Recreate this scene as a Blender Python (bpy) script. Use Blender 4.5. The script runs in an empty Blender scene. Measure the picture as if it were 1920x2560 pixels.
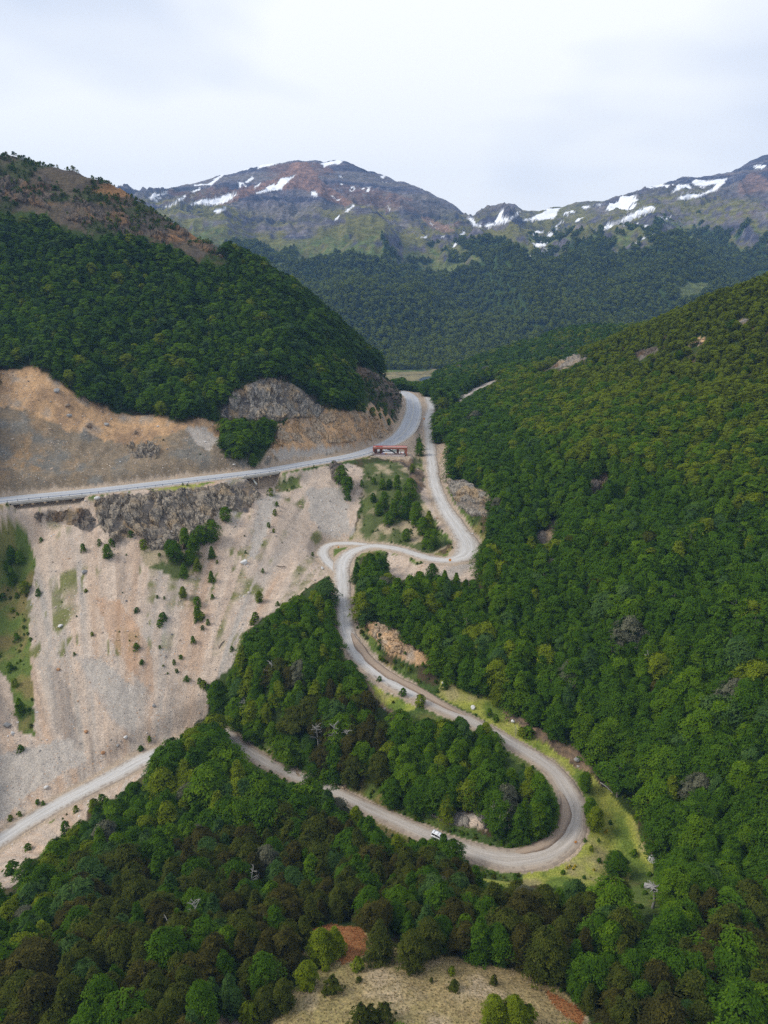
import bpy, bmesh, math, random
import numpy as np
from mathutils import Vector, Matrix

random.seed(7)
rng = np.random.default_rng(11)
SC = bpy.context.scene
COL = SC.collection
R = math.radians

# ------------------------------------------------------------------ camera
F_PX, CU, CV, PITCH = 1560.0, 829.5, 1106.0, R(17.5)      # measured on a 1659 x 2212 copy of the photograph
cam = bpy.data.cameras.new('camera')
camo = bpy.data.objects.new('camera', cam)
COL.objects.link(camo)
cam.sensor_fit = 'VERTICAL'
cam.sensor_height = 24.0
cam.lens = 24.0 * F_PX / 2212.0
cam.clip_start = 1.0
cam.clip_end = 20000.0
camo.location = (0, 0, 0)
camo.rotation_euler = (R(90) - PITCH, 0, 0)
SC.camera = camo

# ------------------------------------------------------------------ sky, sun, exposure
SUN_EL, SUN_AZ = R(42), R(264)        # azimuth measured clockwise from +Y
w = bpy.data.worlds.new('World')
SC.world = w
w.use_nodes = True
nt = w.node_tree
nt.nodes.clear()
def N(nt, typ, **kw):
    n = nt.nodes.new(typ)
    for k, v in kw.items():
        if k in n.inputs: n.inputs[k].default_value = v
        else: setattr(n, k, v)
    return n
def L(nt, a, b): nt.links.new(a, b)
sky = N(nt, 'ShaderNodeTexSky', sky_type='NISHITA', sun_disc=False)
sky.sun_elevation = SUN_EL
sky.sun_rotation = SUN_AZ
sky.air_density = 1.0
sky.dust_density = 2.0
tc = N(nt, 'ShaderNodeTexCoord')
mp = N(nt, 'ShaderNodeMapping')
mp.inputs['Scale'].default_value = (0.8, 0.8, 2.3)
mp.inputs['Location'].default_value = (0.35, 0.0, 0.2)
L(nt, tc.outputs['Generated'], mp.inputs['Vector'])
n1 = N(nt, 'ShaderNodeTexNoise', Scale=1.5, Detail=4.0, Roughness=0.45, Distortion=0.15)
L(nt, mp.outputs['Vector'], n1.inputs['Vector'])
cr = N(nt, 'ShaderNodeValToRGB')
cr.color_ramp.elements[0].position = 0.42
cr.color_ramp.elements[0].color = (5.9, 6.7, 8.2, 1)
cr.color_ramp.elements[1].position = 0.60
cr.color_ramp.elements[1].color = (10.8, 10.9, 11.1, 1)
L(nt, n1.outputs['Fac'], cr.inputs['Fac'])
mx = N(nt, 'ShaderNodeMix', data_type='RGBA')
mx.inputs['Factor'].default_value = 0.93
L(nt, sky.outputs['Color'], mx.inputs['A'])
L(nt, cr.outputs['Color'], mx.inputs['B'])
bg = N(nt, 'ShaderNodeBackground', Strength=0.10)
L(nt, mx.outputs['Result'], bg.inputs['Color'])
wo = N(nt, 'ShaderNodeOutputWorld')
L(nt, bg.outputs['Background'], wo.inputs['Surface'])
sun = bpy.data.lights.new('sun', 'SUN')
sun.energy = 2.5
sun.angle = R(22)
sun.color = (1.0, 0.95, 0.86)
suno = bpy.data.objects.new('sun', sun)
COL.objects.link(suno)
sd = Vector((math.sin(SUN_AZ) * math.cos(SUN_EL), math.cos(SUN_AZ) * math.cos(SUN_EL), math.sin(SUN_EL)))
suno.rotation_euler = sd.to_track_quat('Z', 'Y').to_euler()
vs = SC.view_settings
vs.view_transform = 'Standard'
vs.look = 'None'
vs.exposure = 0.14
vs.gamma = 1.0
vs.use_curve_mapping = False
SC.cycles.use_denoising = False
SC.cycles.max_bounces = 6
SC.cycles.diffuse_bounces = 2
SC.cycles.glossy_bounces = 1
SC.cycles.transmission_bounces = 2
SC.cycles.volume_bounces = 0
SC.cycles.transparent_max_bounces = 8

# ------------------------------------------------------------------ photograph pixel <-> world
CP, SP = math.cos(PITCH), math.sin(PITCH)
def ray(u, v):
    a, b = (u - CU) / F_PX, (CV - v) / F_PX
    return np.array([a, CP + b * SP, -SP + b * CP])
def P(u, v, z=None, y=None):
    d = ray(u, v)
    t = z / d[2] if z is not None else y / d[1]
    return d * t
def project(x, y, z):
    dep = y * CP - z * SP
    up = y * SP + z * CP
    dep = np.where(np.abs(dep) < 1e-6, 1e-6, dep)
    return CU + F_PX * x / dep, CV - F_PX * up / dep, dep

# ------------------------------------------------------------------ noise
def _h(ix, iy, s):
    n = (ix.astype(np.int64) * 374761393 + iy.astype(np.int64) * 668265263 + s * 974634777) & 0x7fffffff
    n = ((n ^ (n >> 13)) * 1274126177) & 0x7fffffff
    n = n ^ (n >> 16)
    return (n & 0xffff) / 65535.0
def vnoise(x, y, s=0):
    x = np.asarray(x, float); y = np.asarray(y, float)
    ix, iy = np.floor(x), np.floor(y)
    fx, fy = x - ix, y - iy
    fx = fx * fx * fx * (fx * (fx * 6 - 15) + 10); fy = fy * fy * fy * (fy * (fy * 6 - 15) + 10)
    a, b = _h(ix, iy, s), _h(ix + 1, iy, s)
    c, d = _h(ix, iy + 1, s), _h(ix + 1, iy + 1, s)
    return (a + (b - a) * fx) * (1 - fy) + (c + (d - c) * fx) * fy
def fbm(x, y, s=0, o=4, g=0.5):
    t, a, n = 0.0, 1.0, 0.0
    for i in range(o):
        t = t + a * vnoise(x + i * 17.3, y - i * 9.1, s + i); n += a
        a *= g; x = x * 2.03; y = y * 2.03
    return t / n
def ridged(x, y, s=0, o=4, g=0.5):
    t, a, n = 0.0, 1.0, 0.0
    for i in range(o):
        t = t + a * (1 - np.abs(2 * vnoise(x + i * 7.7, y + i * 3.1, s + i) - 1)); n += a
        a *= g; x = x * 2.1; y = y * 2.1
    return t / n
def sstep(a, b, x):
    t = np.clip((x - a) / (b - a), 0, 1)
    return t * t * (3 - 2 * t)
def inpoly(u, v, poly):
    u = np.asarray(u, float); v = np.asarray(v, float)
    r = np.zeros(u.shape, bool)
    n = len(poly)
    for i in range(n):
        x1, y1 = poly[i]; x2, y2 = poly[(i + 1) % n]
        if y1 == y2: continue
        c = ((y1 > v) != (y2 > v)) & (u < (x2 - x1) * (v - y1) / (y2 - y1) + x1)
        r ^= c
    return r

# ------------------------------------------------------------------ roads: (u, v, z, width)
HW = [(-140,1103,-87.5,10),(0,1081,-88,10),(210,1060,-88.5,10),(420,1036,-89,10),(560,1019,-89.5,10),(660,1002,-90,10),(760,985,-91,10.5),(822,965,-91.1,11),
      (864,943,-90.9,12),(885,915,-90.6,12.5),(893,885,-90.2,12),(890,862,-89.8,11),(878,850,-89.4,10),(862,845,-89,10)]
GR = [(925,858,-89.6,8),(932,880,-90.6,8),(925,905,-92,7.5),(926,930,-94,7),(929,965,-95.5,6.6),(933,1005,-97.5,6.6),(940,1050,-100.5,7),(962,1100,-103.5,8),(990,1142,-106,9),
      (1010,1175,-108.5,10),(1005,1198,-109.7,10.5),(970,1210,-110.6,7.5),(930,1207,-111.2,6.5),(890,1195,-112,6),(850,1184,-112.6,6),(805,1180,-113.4,6),(765,1190,-114.5,6.5),(742,1210,-115.8,7),
      (738,1240,-117,6.6),(740,1280,-118.6,6),(743,1325,-120.6,6),(752,1375,-123,6.4),(785,1425,-125.8,7),(840,1468,-127.6,7),(900,1500,-129,6.5),(955,1530,-130.2,6),(1040,1570,-132,5.5),
      (1130,1620,-134,5.5),(1195,1665,-136,6),(1230,1715,-137.6,6.6),(1242,1760,-138.6,7.2),(1228,1808,-139.6,7.6),(1180,1845,-140.4,7.6),(1110,1858,-141,7.4),(1040,1846,-141.6,6.8),(960,1818,-142.4,5.6),(890,1788,-143,5.5),
      (820,1757,-144,5),(700,1700,-146,5),(600,1660,-148,5),(520,1612,-149,5.5),(478,1578,-150,6)]
LOOP = [(800,1178,-113.6,4),(760,1174,-114.3,5),(715,1176,-115,5.5),(697,1192,-115.6,5.5),(708,1215,-116.4,5),(735,1238,-117,4)]
BL = [(310,1640,-153,8),(255,1670,-154,7.5),(200,1698,-155,7),(100,1752,-157,6.6),(0,1815,-159,6.6),(-120,1890,-161,6.6)]
def roadpts(lst): return np.array([np.append(P(u, v, z=z), wd) for u, v, z, wd in lst])
def catmull(p, step=1.5):
    p = np.vstack([2 * p[0] - p[1], p, 2 * p[-1] - p[-2]])
    out = []
    for i in range(1, len(p) - 2):
        n = max(2, int(np.linalg.norm(p[i + 1, :3] - p[i, :3]) / step))
        t = np.linspace(0, 1, n, endpoint=False)[:, None]
        a, b, c, d = p[i - 1], p[i], p[i + 1], p[i + 2]
        out.append(0.5 * (2 * b + (c - a) * t + (2 * a - 5 * b + 4 * c - d) * t ** 2 + (3 * b - a - 3 * c + d) * t ** 3))
    out.append(p[-2][None])
    return np.vstack(out)
hw_k = roadpts(HW)
gr_k = np.vstack([roadpts(GR), [[-66, 218, -151, 6], [-72, 213, -152, 7]], roadpts(BL)])
lp_k = roadpts(LOOP)
HWP, GRP, LPP = catmull(hw_k), catmull(gr_k), catmull(lp_k)

# ------------------------------------------------------------------ near terrain control points
CT = []
def c(u, v, z=None, y=None): CT.append(P(u, v, z=z, y=y))
def r_(x, y, z): CT.append(np.array([x, y, z], float))
# foreground knob
for a in [(830,2205,-109),(500,2200,-111),(1200,2200,-111),(830,2120,-111.5),(600,2130,-112.5),(1100,2140,-113),(830,2040,-114.5),(650,2040,-116),(1300,2120,-116.5),(1620,2190,-119),(100,2180,-116),(300,2080,-118.5)]: c(a[0], a[1], z=a[2])
for a in [(0,60,-108),(-60,60,-112),(60,60,-112),(5,118,-124),(30,120,-124),(60,118,-121),(95,115,-120),(-30,118,-125),(-65,115,-127),(-100,120,-134),(0,133,-134),(35,136,-135.5),(72,128,-128),(-40,138,-136),(-75,140,-139),
          (-105,150,-149),(-60,160,-145),(-30,160,-143),(-80,165,-149),(-58,193,-142.5),(-45,185,-144),(-72,195,-148),(-90,185,-153),(110,100,-115),(110,120,-112),(-150,120,-150),(-140,90,-130)]: r_(*a)
c(1400,1905,z=-141.5); c(1300,1850,z=-141.3); c(1330,1760,z=-141)
# right hillside
for a in [(1659,1950,120),(1659,1800,139),(1480,1800,150),(1659,1600,162),(1450,1600,178),(1659,1400,190),(1400,1400,211),(1250,1450,209),(1659,1200,235),(1659,1300,214),(1400,1200,257),(1250,1250,247),(1110,1250,275),(1659,1000,280),(1450,1000,315),
          (1250,1000,335),(1100,1000,372),(1659,800,352),(1500,800,392),(1300,850,432),(1100,900,470),(1659,700,388),(1659,625,425),(1480,685,455),(1300,745,500),(1180,800,540),(1100,842,560),(1000,880,575),(960,885,575)]: c(a[0], a[1], y=a[2])
c(1250,1650,z=-137); c(1150,1560,z=-132.5); c(1060,1490,z=-128.5); c(1080,1230,z=-110); c(1010,1050,z=-97); c(975,980,z=-92.5); c(960,920,z=-90); c(1075,1100,z=-97); c(900,1440,z=-124.5); c(820,1380,z=-121); c(900,1290,z=-115.5); c(800,1250,z=-116); c(1000,1290,z=-114.5); c(1010,1420,z=-124)
for a in [(330,430,45),(260,300,5),(230,220,-30),(190,160,-60),(300,610,-22),(200,660,-78),(120,720,-108),(420,520,60),(420,700,20),(500,300,120)]: r_(*a)
c(1080,812,y=660); c(1030,845,y=610)
c(1205,728,y=840); c(1300,745,y=900); c(1060,775,y=840); c(930,822,y=800); c(1450,760,y=880)
# left hill and cut
for a in [(0,1000,322),(0,800,374),(0,600,440),(0,470,490),(0,332,545),(120,360,550),(130,800,377),(240,402,549),(240,870,378),(370,480,535),(420,900,374),(300,960,356),(150,950,348),(490,548,508),(480,920,378),(600,920,386),(600,830,404),(520,860,393),(700,870,412),
          (600,622,490),(700,692,498),(800,772,515),(780,880,430),(840,900,470),(820,850,500),(860,838,585),(250,650,440),(450,700,440),(640,750,438),(740,800,455),(680,935,400),(780,935,415),(560,985,362)]: c(a[0], a[1], y=a[2])
for a in [(-360,760,30),(-200,700,-50),(-60,640,-85),(-20,700,-110),(-450,560,165),(-600,700,150),(-500,400,60),(-400,330,-30),(-250,290,-80),(-100,800,-125)]: r_(*a)
for xx in (-500,-250,-80,60,200,400): r_(xx, 960, -137); r_(xx, 1080, -141)
c(890,833,z=-112); c(900,826,z=-126)
# scree bowl
for a in [(0,1130,-97),(0,1250,-118),(0,1400,-134),(0,1600,-149),(120,1160,-101),(300,1195,-106),(300,1350,-124),(300,1500,-140),(200,1600,-149),(150,1350,-125),(440,1180,-107),(440,1350,-125),(450,1480,-139),(300,1078,-91),(440,1060,-91.5),(200,1090,-93),
          (560,1060,-94),(560,1180,-108.5),(560,1300,-121),(660,1060,-97),(660,1150,-109),(640,1260,-118),(740,1080,-103),(760,1150,-111.5),(700,1020,-93),(850,1000,-93.5),(790,1040,-97),(880,1060,-99),(850,1120,-107),(900,1160,-110.5),(800,1110,-107)]: c(a[0], a[1], z=a[2])
# island between the loops of the gravel road
for a in [(600,1500,-132),(520,1500,-136.5),(560,1400,-127.5),(680,1300,-119),(690,1400,-124.5),(780,1500,-130),(650,1580,-138.5),(800,1600,-135.5),(900,1650,-136.3),(1000,1650,-135.4),(1100,1720,-137.2),(1150,1780,-138.6),(1000,1760,-139.3),(850,1710,-140.5),(720,1650,-142),(560,1590,-144)]: c(a[0], a[1], z=a[2])
CT = np.array(CT)
rd = np.vstack([hw_k[:, :3], gr_k[:, :3], lp_k[1:5, :3]])
CT = np.vstack([CT, rd])
MQ = 9.0
def _phi(r2): return np.sqrt(r2 + MQ * MQ)
_d2 = ((CT[:, None, :2] - CT[None, :, :2]) ** 2).sum(-1)
n_ = len(CT)
A = np.zeros((n_ + 3, n_ + 3))
A[:n_, :n_] = _phi(_d2) - np.eye(n_) * 2.0
A[:n_, n_] = 1; A[:n_, n_ + 1:] = CT[:, :2] / 100.0
A[n_:, :n_] = A[:n_, n_:].T
sol = np.linalg.solve(A, np.append(CT[:, 2], [0, 0, 0]))
def rbf(x, y):
    x = np.asarray(x, float).ravel(); y = np.asarray(y, float).ravel()
    out = np.empty(len(x))
    for i in range(0, len(x), 20000):
        d2 = (x[i:i + 20000, None] - CT[None, :, 0]) ** 2 + (y[i:i + 20000, None] - CT[None, :, 1]) ** 2
        out[i:i + 20000] = _phi(d2) @ sol[:n_] + sol[n_] + (x[i:i + 20000] * sol[n_ + 1] + y[i:i + 20000] * sol[n_ + 2]) / 100.0
    return out

NC, NR = 720, 680
KS = np.linspace(-0.86, 0.86, NC)
YS = np.exp(np.linspace(math.log(52), math.log(1090), NR))
XX = KS[None, :] * (YS[:, None] + 60)
YY = np.repeat(YS[:, None], NC, 1)
ZZ = rbf(XX, YY).reshape(NR, NC)

def poly_dist(x, y, line, chunk=4000):
    """distance to a polyline of points (nearest sample) and index of it"""
    x = x.ravel(); y = y.ravel()
    d = np.full(len(x), 1e9); ix = np.zeros(len(x), int)
    lo, hi = line[:, :2].min(0) - 30, line[:, :2].max(0) + 30
    m = np.where((x > lo[0]) & (x < hi[0]) & (y > lo[1]) & (y < hi[1]))[0]
    for i in range(0, len(m), chunk):
        k = m[i:i + chunk]
        dd = (x[k, None] - line[None, :, 0]) ** 2 + (y[k, None] - line[None, :, 1]) ** 2
        j = dd.argmin(1)
        ix[k] = j; d[k] = np.sqrt(dd[np.arange(len(k)), j])
    return d, ix

# ------------------------------------------------------------------ ground: roads cut in, land cover, relief
def carve(line, shoulder, fall, lift=0.0):
    global ZZ
    d, ix = poly_dist(XX, YY, line)
    d = d.reshape(ZZ.shape); ix = ix.reshape(ZZ.shape)
    half = line[ix, 3] / 2
    wgt = 1 - sstep(half + shoulder, half + shoulder + fall, d)
    ZZ = ZZ * (1 - wgt) + (line[ix, 2] + lift) * wgt
    return d - half
D_HW = carve(HWP, 1.5, 7.0, -0.15)
D_GR = carve(GRP, 1.0, 6.5, -0.12)
D_LP = carve(LPP, 1.0, 3.0, -0.14)
DROAD = np.minimum(np.minimum(D_HW, D_GR), D_LP)
# level pad under the lookout
LK = P(842.5, 983, z=-92.1)
pdx = np.maximum(np.abs(XX - LK[0]) - 11.0, 0); pdy = np.maximum(np.maximum(LK[1] - 1.2 - YY, YY - LK[1] - 8.0), 0)
pw = 1 - sstep(0.3, 4.5, np.hypot(pdx, pdy))
ZZ = ZZ * (1 - pw) + (LK[2] - .5) * pw
PADM = np.hypot(pdx, pdy)
# ground washed out from under the two bridge spans of the paved road
hu, hv, _ = project(HWP[:, 0], HWP[:, 1], HWP[:, 2])
def side(x, y, line):
    d, ix = poly_dist(x, y, line); ix = np.clip(ix, 1, len(line) - 2)
    t = line[ix + 1, :2] - line[ix - 1, :2]
    t = t / np.linalg.norm(t, axis=1)[:, None]
    s = (x.ravel() - line[ix, 0]) * t[:, 1] - (y.ravel() - line[ix, 1]) * t[:, 0]     # + on the valley side
    return s.reshape(np.shape(x)), ix.reshape(np.shape(x)), d.reshape(np.shape(x))
sH, iH, dH = side(XX, YY, HWP)
for (a, b, dep) in ((25, 178, 3.0), (525, 585, 7.0)):
    uu = hu[iH]
    m = sstep(a - 12, a + 10, uu) * (1 - sstep(b - 10, b + 12, uu)) * sstep(-1.5, 4.5, sH) * (1 - sstep(9, 20, sH))
    ZZ = ZZ - dep * m * (dH < 60)

UU, VV, DEP = project(XX, YY, ZZ)
FOREST, SCREE, GREY, ORANGE, DEBRIS, ROCK, GRASS, VERGE, STRAW, BRACKEN, PACKED, BROWN, SCRUB = range(13)
PAL = np.array([(.040,.062,.014),(.52,.42,.335),(.44,.395,.345),(.57,.37,.205),(.25,.20,.14),(.205,.18,.155),(.105,.145,.032),(.29,.30,.062),(.31,.235,.12),(.30,.135,.055),(.42,.335,.25),(.235,.17,.115),(.085,.105,.035)])
LAND = [
 (SCREE, [(-60,1098),(150,1082),(420,1042),(560,1030),(700,1008),(760,1003),(790,1020),(775,1100),(765,1165),(735,1176),(700,1184),(694,1200),(715,1225),(700,1250),(640,1290),(560,1340),(520,1390),(500,1440),(455,1480),(452,1545),(420,1580),(330,1625),(300,1638),(200,1694),(-60,1835)]),
 (GREY, [(555,1085),(585,1060),(592,1090),(575,1160),(548,1210),(535,1200),(548,1140)]),
 (GREY, [(175,1440),(215,1420),(300,1500),(290,1580),(250,1560),(215,1500)]),
 (GREY, [(-20,1640),(150,1590),(190,1640),(60,1720),(-20,1790)]),
 (GREY, [(660,1060),(740,1050),(760,1150),(720,1170),(670,1120)]),
 (GRASS, [(-20,1130),(20,1122),(60,1160),(75,1215),(60,1300),(62,1380),(72,1500),(74,1592),(40,1580),(25,1480),(-20,1430)]),
 (ROCK, [(200,1075),(330,1066),(470,1050),(540,1042),(560,1070),(530,1105),(470,1100),(440,1160),(400,1185),(330,1188),(290,1150),(255,1170),(215,1130)]),
 (ROCK, [(60,1112),(190,1098),(215,1130),(190,1150),(150,1130),(90,1130)]),
 (SCRUB, [(590,1030),(640,1028),(650,1050),(620,1060),(595,1050)]),
 (VERGE, [(320,1058),(440,1042),(470,1040),(400,1056),(330,1064)]),
 (SCRUB, [(300,1170),(400,1190),(420,1240),(380,1250),(310,1215)]),
 (ORANGE, [(-20,800),(80,793),(130,818),(150,848),(200,865),(260,890),(340,900),(400,915),(440,905),(480,908),(480,985),(500,988),(560,1003),(600,950),(620,912),(700,885),(760,888),(800,872),(852,905),(852,940),(800,968),(560,1020),(-20,1085)]),
 (DEBRIS, [(-20,872),(60,890),(150,930),(250,955),(340,945),(420,930),(480,960),(480,985),(510,990),(560,1005),(600,985),(700,975),(770,970),(560,1015),(-20,1080)]),
 (ROCK, [(478,860),(520,840),(580,820),(640,838),(700,880),(690,905),(620,906),(580,916),(478,908)]),
 (ROCK, [(270,965),(310,955),(345,975),(335,990),(285,985)]),
 (GREY, [(395,930),(440,920),(475,950),(455,975),(420,960)]),
 (FOREST, [(478,905),(590,905),(600,940),(560,970),(520,985),(478,960)]),
 (GREY, [(590,975),(700,965),(770,965),(700,982),(600,995)]),
 (BROWN, [(-40,300),(120,345),(240,395),(330,440),(420,485),(500,545),(485,562),(400,552),(370,532),(320,512),(260,502),(200,512),(140,492),(100,462),(-40,452)]),
 (BROWN, [(755,780),(800,800),(866,835),(866,875),(850,905),(800,872),(790,845)]),
 (SCRUB, [(780,1012),(850,998),(925,1012),(918,1060),(962,1185),(930,1203),(850,1180),(790,1172),(765,1165),(785,1090)]),
 (BROWN, [(840,985),(900,985),(918,1030),(915,1062),(895,1062),(880,1010),(845,1003)]),
 (SCREE, [(905,1060),(925,1050),(960,1110),(975,1150),(955,1150),(930,1110)]),
 (SCREE, [(940,960),(978,958),(972,1040),(958,1062),(945,1010)]),
 (ROCK, [(962,1032),(1000,1040),(1062,1072),(1066,1120),(1020,1112),(985,1092)]),
 (SCREE, [(838,1190),(900,1214),(1042,1214),(1055,1238),(1000,1262),(905,1238),(850,1262),(826,1222)]),
 (ORANGE, [(785,1333),(860,1365),(900,1400),(965,1440),(900,1442),(840,1412),(800,1372)]),
 (VERGE, [(762,1418),(835,1498),(905,1522),(850,1548),(800,1495),(768,1452)]),
 (BROWN, [(775,1450),(800,1490),(850,1540),(900,1560),(860,1560),(800,1510)]),
 (VERGE, [(955,1465),(1040,1498),(1130,1560),(1230,1640),(1302,1694),(1362,1764),(1408,1845),(1412,1905),(1300,1915),(1200,1905),(1100,1915),(1030,1890),(1180,1855),(1255,1800),(1268,1750),(1220,1680),(1130,1610),(1040,1555),(940,1500)]),
 (BROWN, [(1080,1522),(1180,1578),(1240,1618),(1340,1690),(1300,1700),(1200,1622),(1100,1555)]),
 (ORANGE, [(1348,1665),(1405,1690),(1414,1745),(1375,1722)]),
 (BROWN, [(1470,1720),(1500,1735),(1490,1785),(1465,1775)]),
 (SCREE, [(628,1640),(700,1652),(800,1692),(900,1737),(1052,1760),(1052,1790),(960,1776),(850,1742),(760,1722),(640,1672)]),
 (GRASS, [(470,1560),(560,1600),(640,1648),(700,1682),(800,1732),(960,1792),(1060,1802),(1195,1772),(1218,1790),(1120,1838),(1000,1818),(860,1775),(700,1705),(600,1662),(475,1585)]),
 (SCREE, [(-20,1845),(100,1780),(200,1718),(310,1652),(335,1660),(250,1722),(195,1742),(185,1772),(105,1832),(62,1862),(42,1905),(-20,1940)]),
 (STRAW, [(640,2012),(790,2012),(800,2040),(950,2060),(1000,2075),(1150,2100),(1205,2140),(1265,2190),(1290,2240),(480,2240),(560,2180),(640,2130),(700,2090),(640,2060)]),
 (BRACKEN, [(640,2000),(790,2005),(795,2062),(740,2082),(690,2052),(640,2050)]),
 (BRACKEN, [(1175,2138),(1265,2190),(1255,2215),(1190,2172)]),
 (ROCK, [(470,2185),(560,2160),(600,2230),(440,2230)]),
 (PACKED, [(858,842),(915,840),(925,880),(926,930),(905,945),(900,900),(895,860)]),
 (GRASS, [(1368,1880),(1442,1882),(1446,1980),(1388,1980),(1345,1925)]),
 (SCRUB, [(888,915),(930,915),(930,1010),(888,1010)]),
 (PACKED, [(798,990),(850,955),(895,925),(908,935),(897,985),(880,995)]),
 (GREY, [(943,882),(965,868),(1080,804),(1092,812),(1040,842),(990,872),(952,888)]),
 (ROCK, [(1200,775),(1240,760),(1272,772),(1240,788),(1210,800)]),
 (ROCK, [(1150,800),(1210,778),(1215,790),(1160,808)]),
 (ROCK, [(1370,768),(1420,748),(1425,756),(1380,775)]),
 (ORANGE, [(1478,742),(1530,733),(1525,746),(1495,752)]),
 (ROCK, [(1585,698),(1622,684),(1625,692),(1595,704)]),
 (ROCK, [(1345,700),(1370,692),(1375,700),(1350,708)]),
 (BROWN, [(1258,1055),(1312,1012),(1320,1035),(1272,1072)]),
 (BROWN, [(1290,700),(1340,715),(1300,735),(1270,740)]),
 (ROCK, [(1150,1165),(1195,1120),(1215,1150),(1180,1190)]),
]
def warp(u, v, x, y, a=6.0):
    return u + a * 2 * (fbm(x / 5.0, y / 5.0, 51, 3) - 0.5), v + a * 2 * (fbm(x / 5.0, y / 5.0, 77, 3) - 0.5)
def classify(u, v, y):
    cl = np.zeros(np.shape(u), int)
    for k, poly in LAND:
        cl[inpoly(u, v, poly)] = k
    cl[(y > 760) & (cl != GREY)] = FOREST
    return cl
wu, wv = warp(UU, VV, XX, YY, 7.0)
CLS = classify(wu, wv, YY)
# hidden slopes behind the spur stay wooded
CLS[(YY > 640)] = FOREST
vfl = (YY > 900) & (XX > -120) & (XX < 140) & (ZZ < -120)
CLS[vfl & (fbm(XX / 60, YY / 30, 5, 3) > 0.45)] = VERGE
nz = fbm(XX / 4.0, YY / 4.0, 9, 3)
edge = (DROAD < 7 * nz + 0.5) & (DROAD > -8) & (CLS == FOREST)
CLS[edge & (YY < 420)] = GRASS
CLS[(DROAD < np.where((UU > 900) & (VV > 1400), .2 + 1.0 * nz, 1.0 + 2.0 * nz)) & (CLS != ROCK)] = PACKED
LOWLEG = (D_GR < 4.5 + 2 * nz) & (D_GR > .3 + .8 * nz) & (UU < 1130) & (UU > 465) & (VV > 1560) & (VV > 1480 + (UU - 465) * .55) 
CLS[LOWLEG] = GRASS
CLS[(D_HW < 2.5 + 3 * nz) & (CLS != ROCK) & (sH < 0)] = PACKED

hgh = fbm(XX / 22.0, YY / 22.0, 3, 4) - 0.5
fin = fbm(XX / 3.2, YY / 3.2, 21, 3) - 0.5
rdg = ridged(XX / 11.0, ZZ / 13.0 + YY / 19.0, 31, 4) - 0.55
amp_h = np.choose(CLS, [2.6, 1.2, .8, 1.6, 1.6, 1.5, 1.0, .8, .8, .8, .3, 2.2, 1.5])
amp_f = np.choose(CLS, [.5, .25, .15, .8, .8, 1.0, .4, .35, .35, .35, .12, 1.0, .6])
amp_r = np.choose(CLS, [0, .4, .2, 1.5, 1.5, 4.2, 0, 0, 0, 0, 0, 3.5, .6])
keep = sstep(0.5, 5.0, DROAD) * sstep(0, 4, PADM)
def blur(a, n=2):
    for _ in range(n):
        p = np.pad(a, 1, mode='edge')
        a = (p[1:-1, 1:-1] * 2 + p[:-2, 1:-1] + p[2:, 1:-1] + p[1:-1, :-2] + p[1:-1, 2:]) / 6
    return a
angz = np.arctan2(XX + 74, YY - 150); radz = np.hypot(XX + 74, YY - 150)
gully = ridged(angz * 12 + 1.1 * fbm(XX / 16, YY / 16, 171, 3), radz / 70.0, 173, 4, .55) - .6
scr = blur(((CLS == SCREE) | (CLS == GREY)).astype(float), 6) * (UU < 800)
ZZ = ZZ + keep * scr * 1.5 * gully * sstep(0, 12, D_GR) * sstep(0, 8, D_HW)
ZZ = ZZ + keep * (blur(amp_h) * hgh * 2 + blur(amp_f) * fin * 1.6 + blur(amp_r) * rdg * 1.5)

def hgt(x, y):
    """height of the finished ground"""
    x = np.asarray(x, float); y = np.asarray(y, float)
    fr = np.clip((np.log(np.maximum(y, 1)) - math.log(52)) / (math.log(1090) - math.log(52)) * (NR - 1), 0, NR - 1.001)
    fc = np.clip((x / (y + 60) + 0.86) / 1.72 * (NC - 1), 0, NC - 1.001)
    i, j = fr.astype(int), fc.astype(int)
    a, b = fr - i, fc - j
    return (ZZ[i, j] * (1 - b) + ZZ[i, j + 1] * b) * (1 - a) + (ZZ[i + 1, j] * (1 - b) + ZZ[i + 1, j + 1] * b) * a
def cls_at(x, y):
    fr = np.clip((np.log(np.maximum(y, 1)) - math.log(52)) / (math.log(1090) - math.log(52)) * (NR - 1), 0, NR - 1)
    fc = np.clip((x / (y + 60) + 0.86) / 1.72 * (NC - 1), 0, NC - 1)
    i, j = np.rint(fr).astype(int), np.rint(fc).astype(int)
    return CLS[i, j], DROAD[i, j]
def hit(u, v, y0=55.0, y1=1080.0):
    """first point of the ground that the sight line through a photograph pixel meets"""
    d = ray(u, v)
    ys = np.exp(np.linspace(math.log(y0), math.log(y1), 2500))
    t = ys / d[1]
    below = t * d[2] < hgt(t * d[0], ys)
    k = int(np.argmax(below)) if below.any() else len(ys) - 1
    p = d * t[k]
    return Vector((p[0], p[1], float(hgt(p[0], p[1]))))

# colours of the ground itself
BIG = fbm(XX / 30.0, YY / 30.0, 61, 4); MID = fbm(XX / 7.0, YY / 7.0, 63, 4); SML = fbm(XX / 1.6, YY / 1.6, 65, 3)
ang = np.arctan2(XX + 74, YY - 150); rad = np.hypot(XX + 74, YY - 150)
STRK = fbm(ang * 26, rad / 60.0, 71, 4); STRK2 = fbm(ang * 60 + 3, rad / 30.0, 73, 3)
COLR = PAL[CLS].copy()
def tint(m, col, k):
    kk = (np.clip(k, 0, 1) * m)[..., None]
    COLR[:] = COLR * (1 - kk) + np.array(col) * kk
is_ = lambda *q: np.isin(CLS, q).astype(float)
tint(is_(SCREE), (.48, .345, .245), (STRK - 0.55) * 4)
tint(is_(SCREE), (.38, .345, .305), (0.46 - STRK) * 4)
tint(is_(SCREE), (.31, .25, .20), (STRK2 - 0.62) * 3)
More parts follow.
